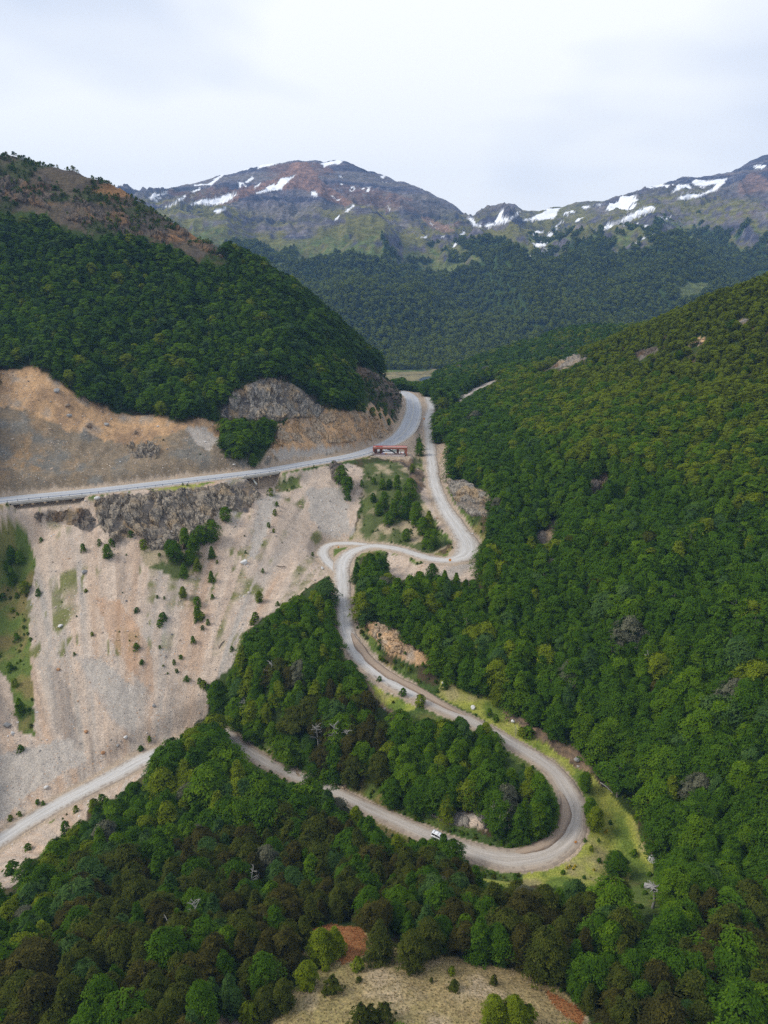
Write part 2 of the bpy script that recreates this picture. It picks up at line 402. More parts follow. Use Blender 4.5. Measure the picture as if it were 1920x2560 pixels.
tint(is_(SCREE), (.17, .175, .065), ((fbm(XX / 9, YY / 9, 81, 3) - 0.52) * 6 * (STRK2 > 0.5)) * ((VV < 1420) & (UU < 700)) * 0.8)
for pl_, cc_, kk_ in (([(205,1290),(262,1300),(325,1400),(335,1490),(300,1475),(235,1375)], (.47,.30,.19), .65), ([(108,1435),(150,1490),(170,1600),(150,1645),(118,1560)], (.27,.235,.205), .65), ([(160,1420),(215,1430),(300,1520),(285,1590),(240,1560)], (.40,.365,.33), .7), ([(560,1090),(590,1060),(575,1160),(535,1210)], (.36,.35,.335), .8), ([(395,1290),(470,1310),(430,1460),(380,1450)], (.49,.335,.23), .4), ([(-20,1640),(140,1600),(180,1650),(60,1720),(-20,1780)], (.36,.33,.305), .5)):
    tint(is_(SCREE) * inpoly(wu, wv, pl_), cc_, kk_ * (.45 + 1.1 * STRK2))
tint(is_(ORANGE), (.33, .22, .135), (MID - 0.52) * 4)
tint(is_(ORANGE), (.42, .345, .27), (0.45 - MID) * 5)
tint(is_(DEBRIS), (.36, .225, .11), (BIG - 0.58) * 5 * (SML > 0.4))
tint(is_(DEBRIS), (.20, .19, .165), (0.48 - MID) * 5)
tint(is_(ROCK), (.10, .092, .09), (MID - 0.5) * 5)
tint(is_(ROCK), (.33, .245, .15), (0.45 - fbm(XX / 5, ZZ / 7, 85, 3)) * 7)
tint(is_(BROWN) * (YY > 420), (.105, .088, .062), 0.92 + 0 * MID)
tint(is_(BROWN), (.10, .085, .072), (MID - 0.47) * 6)
tint(is_(BROWN) * (YY > 420), (.27, .15, .068), (fbm(XX / 26, ZZ / 10, 87, 3) - 0.54) * 8)
tint(is_(BROWN) * (YY > 420), (.06, .075, .03), (fbm(XX / 15, ZZ / 9, 88, 3) - 0.52) * 8)
tint(is_(SCRUB), (.36, .29, .20), (MID - 0.5) * 7)
tint(is_(SCRUB), (.12, .155, .035), (0.47 - BIG) * 7)
tint(is_(GRASS), (.19, .155, .06), (MID - 0.52) * 5)
tint(is_(GRASS), (.06, .095, .022), (0.46 - BIG) * 6)
tint(is_(VERGE), (.30, .26, .12), (MID - 0.54) * 6)
tint(is_(VERGE), (.13, .18, .032), (0.47 - MID) * 6)
tint(is_(STRAW), (.25, .215, .085), (BIG - 0.5) * 5)
tint(is_(STRAW), (.40, .31, .21), (0.5 - MID) * 5)
tint(is_(FOREST), (.085, .06, .035), (MID - 0.5) * 5)
COLR *= (0.78 + 0.44 * SML)[..., None]
MASK = np.zeros(COLR.shape)
MASK[..., 0] = is_(SCREE, GREY, ORANGE, DEBRIS, PACKED) * 1.0
MASK[..., 1] = is_(ROCK, BROWN) * 1.0 + is_(DEBRIS, ORANGE) * 0.45
MASK[..., 2] = is_(GRASS, VERGE, STRAW, SCRUB, FOREST, BRACKEN)

def set_kind(o, kind): o['kind'] = kind; return o
def grid_mesh(name, X, Y, Z, mat, smooth=True, attrs=None, uv=None):
    nr, nc = X.shape
    me = bpy.data.meshes.new(name)
    me.vertices.add(nr * nc)
    me.vertices.foreach_set('co', np.stack([X, Y, Z], -1).astype(np.float32).ravel())
    idx = np.arange(nr * nc).reshape(nr, nc)
    q = np.stack([idx[:-1, :-1], idx[:-1, 1:], idx[1:, 1:], idx[1:, :-1]], -1).reshape(-1, 4)
    me.loops.add(q.size)
    me.loops.foreach_set('vertex_index', q.ravel().astype(np.int32))
    me.polygons.add(len(q))
    me.polygons.foreach_set('loop_start', np.arange(0, q.size, 4, dtype=np.int32))
    me.polygons.foreach_set('use_smooth', np.full(len(q), smooth))
    for an, a in (attrs or {}).items():
        if a.ndim == 3:
            at = me.attributes.new(an, 'FLOAT_COLOR', 'POINT')
            at.data.foreach_set('color', np.concatenate([a, np.ones(a.shape[:2] + (1,))], -1).astype(np.float32).ravel())
        else:
            at = me.attributes.new(an, 'FLOAT', 'POINT')
            at.data.foreach_set('value', a.astype(np.float32).ravel())
    me.update(calc_edges=True)
    me.materials.append(mat)
    o = bpy.data.objects.new(name, me)
    COL.objects.link(o)
    return o

# ------------------------------------------------------------------ materials
def new_mat(name, rough=0.9, spec=0.2):
    m = bpy.data.materials.new(name)
    m.use_nodes = True
    b = m.node_tree.nodes['Principled BSDF']
    b.inputs['Roughness'].default_value = rough
    b.inputs['Specular IOR Level'].default_value = spec
    return m, m.node_tree, b
def mixc(nt, fac, a, b, blend='MIX'):
    n = N(nt, 'ShaderNodeMix', data_type='RGBA', blend_type=blend)
    for key, val in (('Factor', fac), ('A', a), ('B', b)):
        if isinstance(val, (int, float)): n.inputs[key].default_value = val
        elif isinstance(val, tuple): n.inputs[key].default_value = val
        else: L(nt, val, n.inputs[key])
    return n.outputs['Result']
def math_(nt, op, a, b=0.0, clamp=False):
    n = N(nt, 'ShaderNodeMath', operation=op, use_clamp=clamp)
    for i, val in enumerate((a, b)):
        if isinstance(val, (int, float)): n.inputs[i].default_value = val
        else: L(nt, val, n.inputs[i])
    return n.outputs[0]
def ramp(nt, src, stops):
    n = N(nt, 'ShaderNodeValToRGB')
    e = n.color_ramp.elements
    while len(e) < len(stops): e.new(0.5)
    for i, (p, cc) in enumerate(stops):
        e[i].position = p; e[i].color = tuple(cc) + (1,)
    L(nt, src, n.inputs['Fac'])
    return n.outputs['Color']
def noise(nt, vec, scale, detail=3.0, rough=0.55, dist=0.0):
    n = N(nt, 'ShaderNodeTexNoise', Scale=scale, Detail=detail, Roughness=rough, Distortion=dist)
    if vec is not None: L(nt, vec, n.inputs['Vector'])
    return n.outputs['Fac']
def ground_material():
    m, nt, b = new_mat('ground_cover', 0.95, 0.12)
    at = N(nt, 'ShaderNodeAttribute', attribute_name='Col')
    mk = N(nt, 'ShaderNodeAttribute', attribute_name='Mask')
    sp = N(nt, 'ShaderNodeSeparateColor'); L(nt, mk.outputs['Color'], sp.inputs['Color'])
    stony, rocky, veg = sp.outputs[0], sp.outputs[1], sp.outputs[2]
    geo = N(nt, 'ShaderNodeNewGeometry')
    pos = geo.outputs['Position']
    col = at.outputs['Color']
    # stones of many colours lying in the scree
    vo = N(nt, 'ShaderNodeTexVoronoi', Scale=1.5, Randomness=1.0); L(nt, pos, vo.inputs['Vector'])
    hs = N(nt, 'ShaderNodeSeparateColor'); L(nt, vo.outputs['Color'], hs.inputs['Color'])
    stone_c = ramp(nt, hs.outputs[0], [(0.0, (.16,.14,.13)), (0.3, (.30,.27,.25)), (0.55, (.48,.38,.30)), (0.75, (.50,.27,.13)), (0.9, (.62,.58,.54))])
    pick = math_(nt, 'MULTIPLY', math_(nt, 'GREATER_THAN', hs.outputs[1], 0.72), math_(nt, 'LESS_THAN', vo.outputs['Distance'], 0.42))
    big = noise(nt, pos, 0.11, 3.0)
    pick = math_(nt, 'MULTIPLY', pick, math_(nt, 'MULTIPLY', stony, ramp(nt, big, [(0.42, (0.15,)*3), (0.6, (0.85,)*3)])))
    col = mixc(nt, pick, col, stone_c)
    v2 = N(nt, 'ShaderNodeTexVoronoi', Scale=4.2, Randomness=1.0); L(nt, pos, v2.inputs['Vector'])
    h2 = N(nt, 'ShaderNodeSeparateColor'); L(nt, v2.outputs['Color'], h2.inputs['Color'])
    g2 = ramp(nt, h2.outputs[0], [(0.0, (.62,.58,.55)), (0.5, (1,1,1)), (1.0, (1.4,1.32,1.2))])
    col = mixc(nt, math_(nt, 'MULTIPLY', stony, 0.7), col, mixc(nt, 1.0, col, g2, 'MULTIPLY'))
    # cracks and beds in bare rock
    mpn = N(nt, 'ShaderNodeMapping'); mpn.inputs['Scale'].default_value = (0.5, 0.5, 1.3); mpn.inputs['Rotation'].default_value = (0.5, 0.3, 0.2)
    L(nt, pos, mpn.inputs['Vector'])
    rk = noise(nt, mpn.outputs['Vector'], 0.9, 7.0, 0.68, 0.8)
    rc = ramp(nt, rk, [(0.30, (.42,.40,.39)), (0.47, (.9,.88,.85)), (0.56, (1.15,1.08,.98)), (0.68, (1.5,1.4,1.28))])
    col = mixc(nt, rocky, col, mixc(nt, 1.0, col, rc, 'MULTIPLY'))
    # tufts
    tf = noise(nt, pos, 2.2, 5.0, 0.7)
    tcx = ramp(nt, tf, [(0.33, (.45,.45,.38)), (0.5, (.95,.97,.9)), (0.65, (1.45,1.36,1.2))])
    col = mixc(nt, veg, col, mixc(nt, 1.0, col, tcx, 'MULTIPLY'))
    L(nt, col, b.inputs['Base Color'])
    bh = math_(nt, 'ADD', math_(nt, 'MULTIPLY', rk, math_(nt, 'MULTIPLY', rocky, 2.2)), math_(nt, 'MULTIPLY', math_(nt, 'ADD', tf, math_(nt, 'MULTIPLY', h2.outputs[1], stony)), 0.28))
    bp = N(nt, 'ShaderNodeBump', Strength=0.8, Distance=0.8); L(nt, bh, bp.inputs['Height'])
    L(nt, bp.outputs['Normal'], b.inputs['Normal'])
    return m
M_GROUND = ground_material()
ground = set_kind(grid_mesh('ground', XX, YY, ZZ, M_GROUND, True, {'Col': COLR, 'Mask': MASK}), 'structure')

def road_material(name, base, tracks, edge_c, line=False):
    m, nt, b = new_mat(name, 0.9, 0.2)
    uv = N(nt, 'ShaderNodeUVMap', uv_map='road')
    sx = N(nt, 'ShaderNodeSeparateXYZ'); L(nt, uv.outputs['UV'], sx.inputs[0])
    geo = N(nt, 'ShaderNodeNewGeometry'); pos = geo.outputs['Position']
    x = math_(nt, 'ABSOLUTE', sx.outputs[0])
    nlow = noise(nt, pos, 0.16, 4.0)
    xx = math_(nt, 'ADD', x, math_(nt, 'MULTIPLY', math_(nt, 'SUBTRACT', nlow, 0.5), 0.35))
    st = N(nt, 'ShaderNodeCombineXYZ')
    L(nt, math_(nt, 'MULTIPLY', sx.outputs[0], 6.0), st.inputs[0]); L(nt, math_(nt, 'MULTIPLY', sx.outputs[1], 0.06), st.inputs[1])
    streak = noise(nt, st.outputs[0], 1.6, 4.0, 0.6)
    col = ramp(nt, xx, [(0.0, tracks[0]), (0.28, tracks[1]), (0.45, tracks[0]), (0.72, base), (1.0, edge_c)])
    col = mixc(nt, 0.75, col, ramp(nt, streak, [(0.3, (.68,.67,.66)), (0.5, (1,1,1)), (0.68, (1.22,1.2,1.18))]), 'MULTIPLY')
    fine = noise(nt, pos, 3.0, 4.0, 0.65)
    col = mixc(nt, 0.6, col, ramp(nt, fine, [(0.3, (.75,.74,.73)), (0.5, (1,1,1)), (0.7, (1.2,1.19,1.18))]), 'MULTIPLY')
    if not line:
        vo = N(nt, 'ShaderNodeTexVoronoi', Scale=1.1); L(nt, pos, vo.inputs['Vector'])
        hs = N(nt, 'ShaderNodeSeparateColor'); L(nt, vo.outputs['Color'], hs.inputs['Color'])
        pk = math_(nt, 'MULTIPLY', math_(nt, 'GREATER_THAN', hs.outputs[1], 0.72), math_(nt, 'GREATER_THAN', xx, 0.6))
        col = mixc(nt, math_(nt, 'MULTIPLY', pk, 0.6), col, (0.25, 0.2, 0.16, 1))
    else:
        ln = math_(nt, 'MULTIPLY', math_(nt, 'GREATER_THAN', x, 0.74), math_(nt, 'LESS_THAN', x, 0.765))
        col = mixc(nt, math_(nt, 'MULTIPLY', ln, 0.85), col, (0.72, 0.72, 0.70, 1))
        cl = math_(nt, 'MULTIPLY', math_(nt, 'LESS_THAN', x, 0.014), 0.7)
        col = mixc(nt, cl, col, (0.62, 0.50, 0.16, 1))
    L(nt, col, b.inputs['Base Color'])
    bp = N(nt, 'ShaderNodeBump', Strength=0.5, Distance=0.15); L(nt, math_(nt, 'ADD', fine, streak), bp.inputs['Height'])
    L(nt, bp.outputs['Normal'], b.inputs['Normal'])
    return m
def road_strip(name, line, mat, lift, cross=9, crown=0.06, rag=0.0, drop=0.5, t0=0, t1=None):
    p = line[t0:t1]
    d = np.gradient(p[:, :2], axis=0); d /= np.linalg.norm(d, axis=1)[:, None]
    nrm = np.stack([d[:, 1], -d[:, 0]], 1)
    s = np.append(0, np.cumsum(np.linalg.norm(np.diff(p[:, :2], axis=0), axis=1)))
    ts = np.linspace(-1, 1, cross)
    s = s + t0 * 1.5
    hw = p[:, 3] / 2
    wl = hw * (1 + rag * (fbm(s / 6, s * 0, 91, 3) - 0.5) * 2); wr = hw * (1 + rag * (fbm(s / 6, s * 0 + 9, 93, 3) - 0.5) * 2)
    off = np.where(ts[None] < 0, ts[None] * wl[:, None], ts[None] * wr[:, None])
    X = p[:, 0, None] + nrm[:, 0, None] * off; Y = p[:, 1, None] + nrm[:, 1, None] * off
    Z = p[:, 2, None] + lift + crown * (1 - ts[None] ** 2) + (rag > 0) * 0.10 * (fbm(X / 1.5, Y / 1.5, 95, 3) - 0.5)
    # turned-down edges
    X = np.hstack([X[:, :1] - nrm[:, :1] * 0.5, X, X[:, -1:] + nrm[:, :1] * 0.5])
    Y = np.hstack([Y[:, :1] - nrm[:, 1:] * 0.5, Y, Y[:, -1:] + nrm[:, 1:] * 0.5])
    Z = np.hstack([Z[:, :1] - drop, Z, Z[:, -1:] - drop])
    o = grid_mesh(name, X, Y, Z, mat)
    me = o.data
    uvl = me.uv_layers.new(name='road')
    U = np.repeat(np.append(np.append(-1.0, ts), 1.0)[None], len(p), 0); V = np.repeat(s[:, None], cross + 2, 1)
    li = np.empty(len(me.loops), np.int32); me.loops.foreach_get('vertex_index', li)
    uvl.data.foreach_set('uv', np.stack([U.ravel()[li], V.ravel()[li]], -1).astype(np.float32).ravel())
    return set_kind(o, 'structure')
M_PAVED = road_material('paved_road', (.40,.41,.43), ((.42,.43,.45), (.37,.38,.40)), (.46,.43,.38), True)
M_GRAVEL = road_material('gravel_road', (.38,.315,.25), ((.40,.355,.305), (.445,.40,.355)), (.33,.26,.195))
road_strip('paved_road', HWP, M_PAVED, 0.06)
ik = int(np.argmin(np.hypot(GRP[:, 0] + 66, GRP[:, 1] - 218)))
M_GRAVEL_PALE = road_material('pale_gravel_road', (.44,.40,.355), ((.47,.445,.41), (.52,.50,.475)), (.38,.31,.24))
ia = int(np.argmin(np.hypot(GRP[:, 0] - P(900, 1500, z=-129)[0], GRP[:, 1] - P(900, 1500, z=-129)[1])))
road_strip('gravel_road', GRP, M_GRAVEL_PALE, 0.10, cross=11, rag=0.16, t1=ia + 1)
road_strip('gravel_road', GRP, M_GRAVEL, 0.10, cross=11, rag=0.16, t0=ia, t1=ik + 1)
road_strip('gravel_road', GRP, M_GRAVEL_PALE, 0.10, cross=11, rag=0.10, t0=ik)
def shifted(u0, v0, u1, v1, k, wf):
    a, b = sorted((int(np.argmin((gu_ - u0) ** 2 + (gv_ - v0) ** 2)), int(np.argmin((gu_ - u1) ** 2 + (gv_ - v1) ** 2))))
    q = GRP[a:b].copy(); t = np.gradient(q[:, :2], axis=0); t /= np.linalg.norm(t, axis=1)[:, None]
    en = np.minimum(1, np.minimum(np.arange(len(q)), np.arange(len(q))[::-1]) / 8.0)
    q[:, 0] += t[:, 1] * k * q[:, 3] / 2; q[:, 1] -= t[:, 0] * k * q[:, 3] / 2; q[:, 3] *= wf * (.15 + .85 * en); q[:, 2] += .28 * en - .2 * (1 - en)
    return q
gu_, gv_, _ = project(GRP[:, 0], GRP[:, 1], GRP[:, 2])
M_DIRT = road_material('dirt_shoulder', (.34,.255,.185), ((.39,.30,.225), (.35,.27,.20)), (.20,.145,.105))
road_strip('dirt_shoulder', shifted(748, 1350, 1045, 1572, -.55, .46), M_DIRT, 0.12, cross=9, rag=0.5, drop=.5)
road_strip('dirt_shoulder', shifted(1205, 1680, 1060, 1852, .72, .40), M_DIRT, 0.08, cross=9, rag=0.55, drop=.4)
road_strip('gravel_loop', LPP, M_GRAVEL_PALE, 0.06, cross=9, rag=0.14)

# ------------------------------------------------------------------ far valley and mountains
def keyline(pts):
    q = []
    for u, v in pts:
        d = ray(u, v); q.append((d[0] / d[1], d[2] / d[1]))
    q.sort()
    return np.array(q)
RIDGE = keyline([(-400,480),(200,440),(285,428),(310,424),(345,410),(420,390),(520,365),(565,354),(600,350),(640,340),(670,345),(700,357),(720,351),(750,350),(775,357),(800,370),(835,382),(870,395),(920,415),(960,435),(985,447),(1000,460),(1012,468),(1022,466),(1040,453),(1062,445),(1085,446),(1100,439),(1113,438),(1130,450),(1160,452),(1190,447),(1215,450),(1245,440),(1300,437),(1340,425),(1380,411),(1420,402),(1450,395),(1500,389),(1540,384),(1580,374),(1620,350),(1659,338),(1800,300),(2100,290)])
MIDL = keyline([(-400,500),(300,440),(400,452),(500,470),(620,470),(700,480),(800,460),(900,490),(1000,505),(1100,492),(1200,485),(1350,470),(1500,455),(1659,450),(2100,440)])
TREEL = keyline([(-400,540),(480,530),(560,580),(640,570),(700,552),(830,548),(870,580),(940,575),(1050,568),(1150,560),(1230,545),(1330,545),(1420,525),(1520,520),(1659,545),(2100,540)])
FNC, FNR = 980, 460
FK = np.linspace(-0.80, 0.80, FNC)
FY = np.concatenate([np.linspace(1060, 2100, 190, endpoint=False), np.linspace(2100, 3250, 230, endpoint=False), np.linspace(3250, 4300, 40)])
Yk = FY[:, None]
def kz(line, yy): return np.interp(FK, line[:, 0], line[:, 1]) * yy
wig = 60 * (fbm(FK * 9, FK * 0, 3, 3) - 0.5)
zr, zm, zt = kz(RIDGE, 3200), kz(MIDL, 2600), kz(TREEL, 2000)
FZ = np.empty((FNR, FNC))
for j in range(FNC):
    FZ[:, j] = np.interp(FY, [1060, 1290 + wig[j], 1450 + wig[j], 2000, 2600, 3200, 3500, 4300], [-141, -139, -105, zt[j], zm[j], zr[j], zr[j] - 170, zr[j] - 700])
def smooth_rows(a, n):
    for _ in range(n):
        p = np.pad(a, ((1, 1), (0, 0)), mode='edge'); a = (p[:-2] + 2 * p[1:-1] + p[2:]) / 4
    return a
ridge_rows = (FY > 3080) & (FY < 3320)
sm = smooth_rows(FZ, 60)
wr = np.exp(-((FY - 3200) / 110.0) ** 2)[:, None]
FZ = FZ * wr + sm * (1 - wr)
FX = FK[None] * Yk; FYY = np.repeat(Yk, FNC, 1)
env = sstep(1300, 1650, FYY) * (1 - 0.90 * np.exp(-((FYY - 3200) / 260.0) ** 2)) * (1 - 0.5 * sstep(3400, 4000, FYY))
gul = ridged(FX / 310 + 0.25 * fbm(FX / 200, FYY / 200, 8, 2), FYY / 620, 41, 5, 0.52) - 0.62
FZ = FZ + env * 150 * gul * (0.80 + 0.40 * sstep(1800, 2600, FYY)) + sstep(1350, 1700, FYY) * 34 * (fbm(FX / 120, FYY / 120, 43, 4) - 0.5)
crag = sstep(2050, 2400, FYY) * (1 - sstep(3400, 3800, FYY))
FZ = FZ + crag * (0.14 + 0.86 * env) * (24 * (ridged(FX / 75, FYY / 110 + FZ / 60, 45, 4, 0.55) - 0.6) + 15 * (ridged(FX / 24, FYY / 30 + FZ / 14, 49, 3) - 0.6))
gul2 = ridged(FX / 125 + 0.4 * fbm(FX / 110, FYY / 110, 18, 2), FYY / 300, 141, 4, 0.5) - 0.6
FZ = FZ + env * sstep(1500, 2200, FYY) * 36 * gul2 + sstep(1330, 1650, FYY) * (1 - sstep(2050, 2500, FYY)) * 150 * (ridged(FX / 240 + .5 * fbm(FX / 300, FYY / 300, 151, 2), FYY / 900, 153, 3, .45) - .6)
FZ[:14] -= np.linspace(6, 0, 14)[:, None]
# river flat seen through the pass
FU, FV, _ = project(FX, FYY, FZ)
SNOW2 = [[(640,235),(660,210),(690,215),(660,240)],[(835,175),(900,170),(965,125),(972,132),(915,178),(840,182)],[(1110,100),(1180,75),(1250,58),(1305,52),(1300,66),(1200,85),(1120,105)],[(1055,165),(1090,140),(1096,150),(1065,172)],
 [(820,262),(870,238),(930,234),(985,210),(1030,214),(980,250),(940,264),(900,264),(870,264)],[(1085,215),(1130,200),(1185,170),(1190,180),(1215,148),(1250,145),(1280,130),(1215,197),(1180,202),(1120,213)],[(1340,204),(1360,204),(1373,226),(1350,229)],[(918,287),(975,270),(972,284),(935,296)],
 [(735,262),(800,220),(814,222),(760,260)],[(825,205),(860,188),(864,197),(832,211)],[(1380,82),(1480,66),(1470,86),(1400,96)],[(1488,290),(1525,260),(1530,268),(1500,292)],[(1438,332),(1465,306),(1469,314),(1445,337)],[(700,274),(740,262),(747,266),(705,278)],[(660,245),(690,228),(695,234),(668,250)],[(1640,140),(1660,130),(1660,152),(1648,150)],[(690,215),(720,203),(725,210),(700,222)],[(1095,185),(1125,165),(1130,172),(1100,193)]]
SNOW3 = [[(355,318),(385,314),(396,345),(426,350),(415,361),(385,353)],[(425,352),(470,338),(482,350),(440,361)],[(478,332),(508,278),(527,284),(507,310),(540,320),(592,284),(562,320),(520,346),(488,352)],[(588,332),(640,314),(690,294),(706,278),(762,274),(737,321),(690,329),(640,331)],
 [(628,420),(650,430),(690,410),(733,360),(748,365),(708,420),(702,441),(658,446)],[(638,386),(660,374),(697,380),(645,397)],[(644,481),(725,449),(724,459),(660,481)],[(608,480),(630,484),(632,505),(662,495),(615,520),(620,500)],
 [(912,384),(985,338),(1020,328),(1065,298),(1157,263),(1178,282),(1110,312),(1080,322),(1020,362),(1060,330),(1010,342),(960,372)],[(1248,236),(1310,214),(1370,214),(1415,193),(1438,172),(1370,187),(1322,168),(1348,153),(1380,158),(1484,148),(1463,176),(1422,206),(1360,229),(1290,241)],[(1238,212),(1270,173),(1312,180),(1280,196)],
 [(1063,457),(1080,428),(1160,383),(1168,390),(1112,426)],[(1008,527),(1050,468),(1056,475),(1018,518)],[(1193,308),(1220,318),(1248,314),(1210,332)],[(853,271),(885,263),(893,271),(865,284)],[(893,261),(937,258),(932,268)],[(1043,256),(1085,236),(1101,241),(1060,262)],[(293,447),(320,413),(328,420),(302,447)],[(323,391),(345,376),(353,382),(330,402)],[(158,401),(185,398),(183,409)],[(12,264),(30,279),(25,287)],[(192,338),(242,377),(235,372),(200,337)],[(967,488),(990,468),(998,475),(978,490)],[(998,252),(1022,238),(1015,262)],[(735,350),(778,330),(780,336),(740,358)],[(238,400),(262,394),(262,402)],[(1080,345),(1100,338),(1102,344)],[(1115,355),(1140,349),(1142,355),(1120,361)]]
SNOWP = [[(x / 2.0, 311 + y / 2.0) for x, y in p] for p in SNOW2] + [[(829.6 + x / 2.0, 311 + y / 2.0) for x, y in p] for p in SNOW3]
FM = fbm(FX / 45, FYY / 45, 113, 4)
su = FU + 5 * (fbm(FX / 30, FYY / 30, 101, 3) - 0.5); sv = FV + 4 * (fbm(FX / 30, FYY / 30, 103, 3) - 0.5)
SN = np.zeros(FU.shape, bool)
for p in SNOWP: SN |= inpoly(su, sv, p)
SN |= (gul2 < -.17) & (FYY > 2450) & (FM > .46) & (FU > 1010) & (FV < 500)
SN |= (gul2 < -.24) & (FYY > 2600) & (FM > .54) & (FU < 1010) & (FV < 440)
SN &= (FYY > 1900) & (FYY < 3300)
FB = fbm(FX / 160, FYY / 160, 111, 4); FM = fbm(FX / 45, FYY / 45, 113, 4); FS = fbm(FX / 14, FYY / 14, 115, 3)
strata = fbm(FX / 420 + FZ / 300, FZ / 26 + 0.5 * fbm(FX / 150, FYY / 150, 117, 3), 119, 4)
tv = np.interp(FU, [-400,480,560,640,700,830,870,940,1050,1150,1230,1330,1420,1520,1659,2100], [540,530,580,575,552,545,582,578,568,562,548,545,522,515,540,540])
FORF = (FV > tv + 70 * (FB - 0.5) + 34 * (FM - 0.5))
low = sstep(-46, -6, FV - tv)
FORF |= (FM > 0.60) & (FV > tv - 55) & (FU > 820)
FORF |= inpoly(su, sv, [(490,520),(560,525),(600,545),(640,530),(640,560),(600,570),(550,590),(520,575)]) | inpoly(su, sv, [(980,520),(1060,510),(1120,530),(1110,555),(1040,560)]) | inpoly(su, sv, [(1200,540),(1260,515),(1330,520),(1320,545)])
for p in ([(1463,622),(1490,610),(1530,611),(1530,628),(1480,645),(1465,640)], [(545,580),(580,563),(604,575),(580,592),(548,596)], [(905,585),(950,566),(1000,570),(1030,580),(960,585)]):
    FORF &= ~inpoly(su, sv, p)
FORF &= (FYY > 1240 + 60 * (FM - .5)) & (FYY < 3000)
FC = np.empty(FU.shape + (3,))
FC[:] = (.150, .134, .162)
def ft(col, k):
    kk = np.clip(k, 0, 1)[..., None]
    FC[:] = FC * (1 - kk) + np.array(col) * kk
ft((.078, .078, .118), (strata - 0.47) * 7)
ft((.185, .165, .16), (0.44 - strata) * 7)
rustz = np.clip(inpoly(su, sv, [(330,425),(420,385),(640,335),(700,352),(760,400),(860,420),(1000,470),(985,500),(900,470),(760,450),(620,400),(480,440),(340,440)]) * .75 + inpoly(su, sv, [(1540,400),(1620,340),(1680,330),(1680,440),(1600,470),(1500,470)]) * .45, 0, 1)
ft((.205, .120, .092), rustz * sstep(.42, .62, fbm(FX / 300, FZ / 60 + FYY / 400, 121, 3)))
ft((.21, .20, .20), (FS - 0.62) * 4)
slope = np.hypot(np.gradient(FZ, axis=0) / np.gradient(FYY, axis=0), np.gradient(FZ, axis=1) / np.gradient(FX, axis=1))
ft((.185, .175, .058), (1.75 - slope + 1.8 * (FM - 0.5)) * 2.3 * sstep(-135, -40, FV - tv) * sstep(.30, .46, fbm(FX / 210, FYY / 210 + FZ / 90, 123, 4)) * .9)
ft((.115, .15, .04), (1.15 - slope + 2.0 * (FS - 0.5)) * 1.6 * sstep(-70, -10, FV - tv))
for p, cc in (([(600,385),(632,352),(662,350),(700,395),(762,438),(745,447),(690,418),(640,408),(560,412),(500,438),(470,445),(530,405)], (.29,.165,.115)), ([(905,465),(930,470),(985,498),(960,503),(930,490)], (.30,.19,.14)), ([(1590,400),(1625,370),(1665,390),(1665,410),(1600,420)], (.25,.16,.13))):
    ft(cc, inpoly(su, sv, p) * 0.8)
for p in ([(1463,622),(1490,610),(1530,611),(1530,628),(1480,645),(1465,640)], [(545,580),(580,563),(604,575),(580,592),(548,596)], [(905,585),(950,566),(1000,570),(1030,580),(960,585)]):
    ft((.17, .20, .06), inpoly(su, sv, p) * (0.6 + FS * 0.5))
fl = FYY < 1290
ft((.05, .085, .02), FORF * 1.0)
ft((.27, .225, .12), fl * ((FB > 0.42) * 0.9))
FC *= (0.8 + 0.4 * FS)[..., None]
ft((.86, .87, .9), SN * 1.0)
def mountain_material():
    m, nt, b = new_mat('mountain_cover', 0.95, 0.1)
    at = N(nt, 'ShaderNodeAttribute', attribute_name='Col')
    geo = N(nt, 'ShaderNodeNewGeometry'); pos = geo.outputs['Position']
    mpn = N(nt, 'ShaderNodeMapping'); mpn.inputs['Scale'].default_value = (0.6, 0.6, 1.6); L(nt, pos, mpn.inputs['Vector'])
    f = noise(nt, mpn.outputs['Vector'], 0.055, 7.0, 0.68, 0.6)
    k = ramp(nt, f, [(0.3, (.50,.49,.53)), (0.5, (1,1,1)), (0.68, (1.55,1.48,1.38))])
    rk = N(nt, 'ShaderNodeAttribute', attribute_name='Bare')
    col = mixc(nt, rk.outputs['Fac'], at.outputs['Color'], mixc(nt, 1.0, at.outputs['Color'], k, 'MULTIPLY'))
    L(nt, col, b.inputs['Base Color'])
    bp = N(nt, 'ShaderNodeBump', Strength=0.7, Distance=30.0)
    L(nt, math_(nt, 'MULTIPLY', f, rk.outputs['Fac']), bp.inputs['Height']); L(nt, bp.outputs['Normal'], b.inputs['Normal'])
    return m
mountains = set_kind(grid_mesh('mountains', FX, FYY, FZ, mountain_material(), True, {'Col': FC, 'Bare': np.where(SN, 0.0, 1.0)}), 'structure')

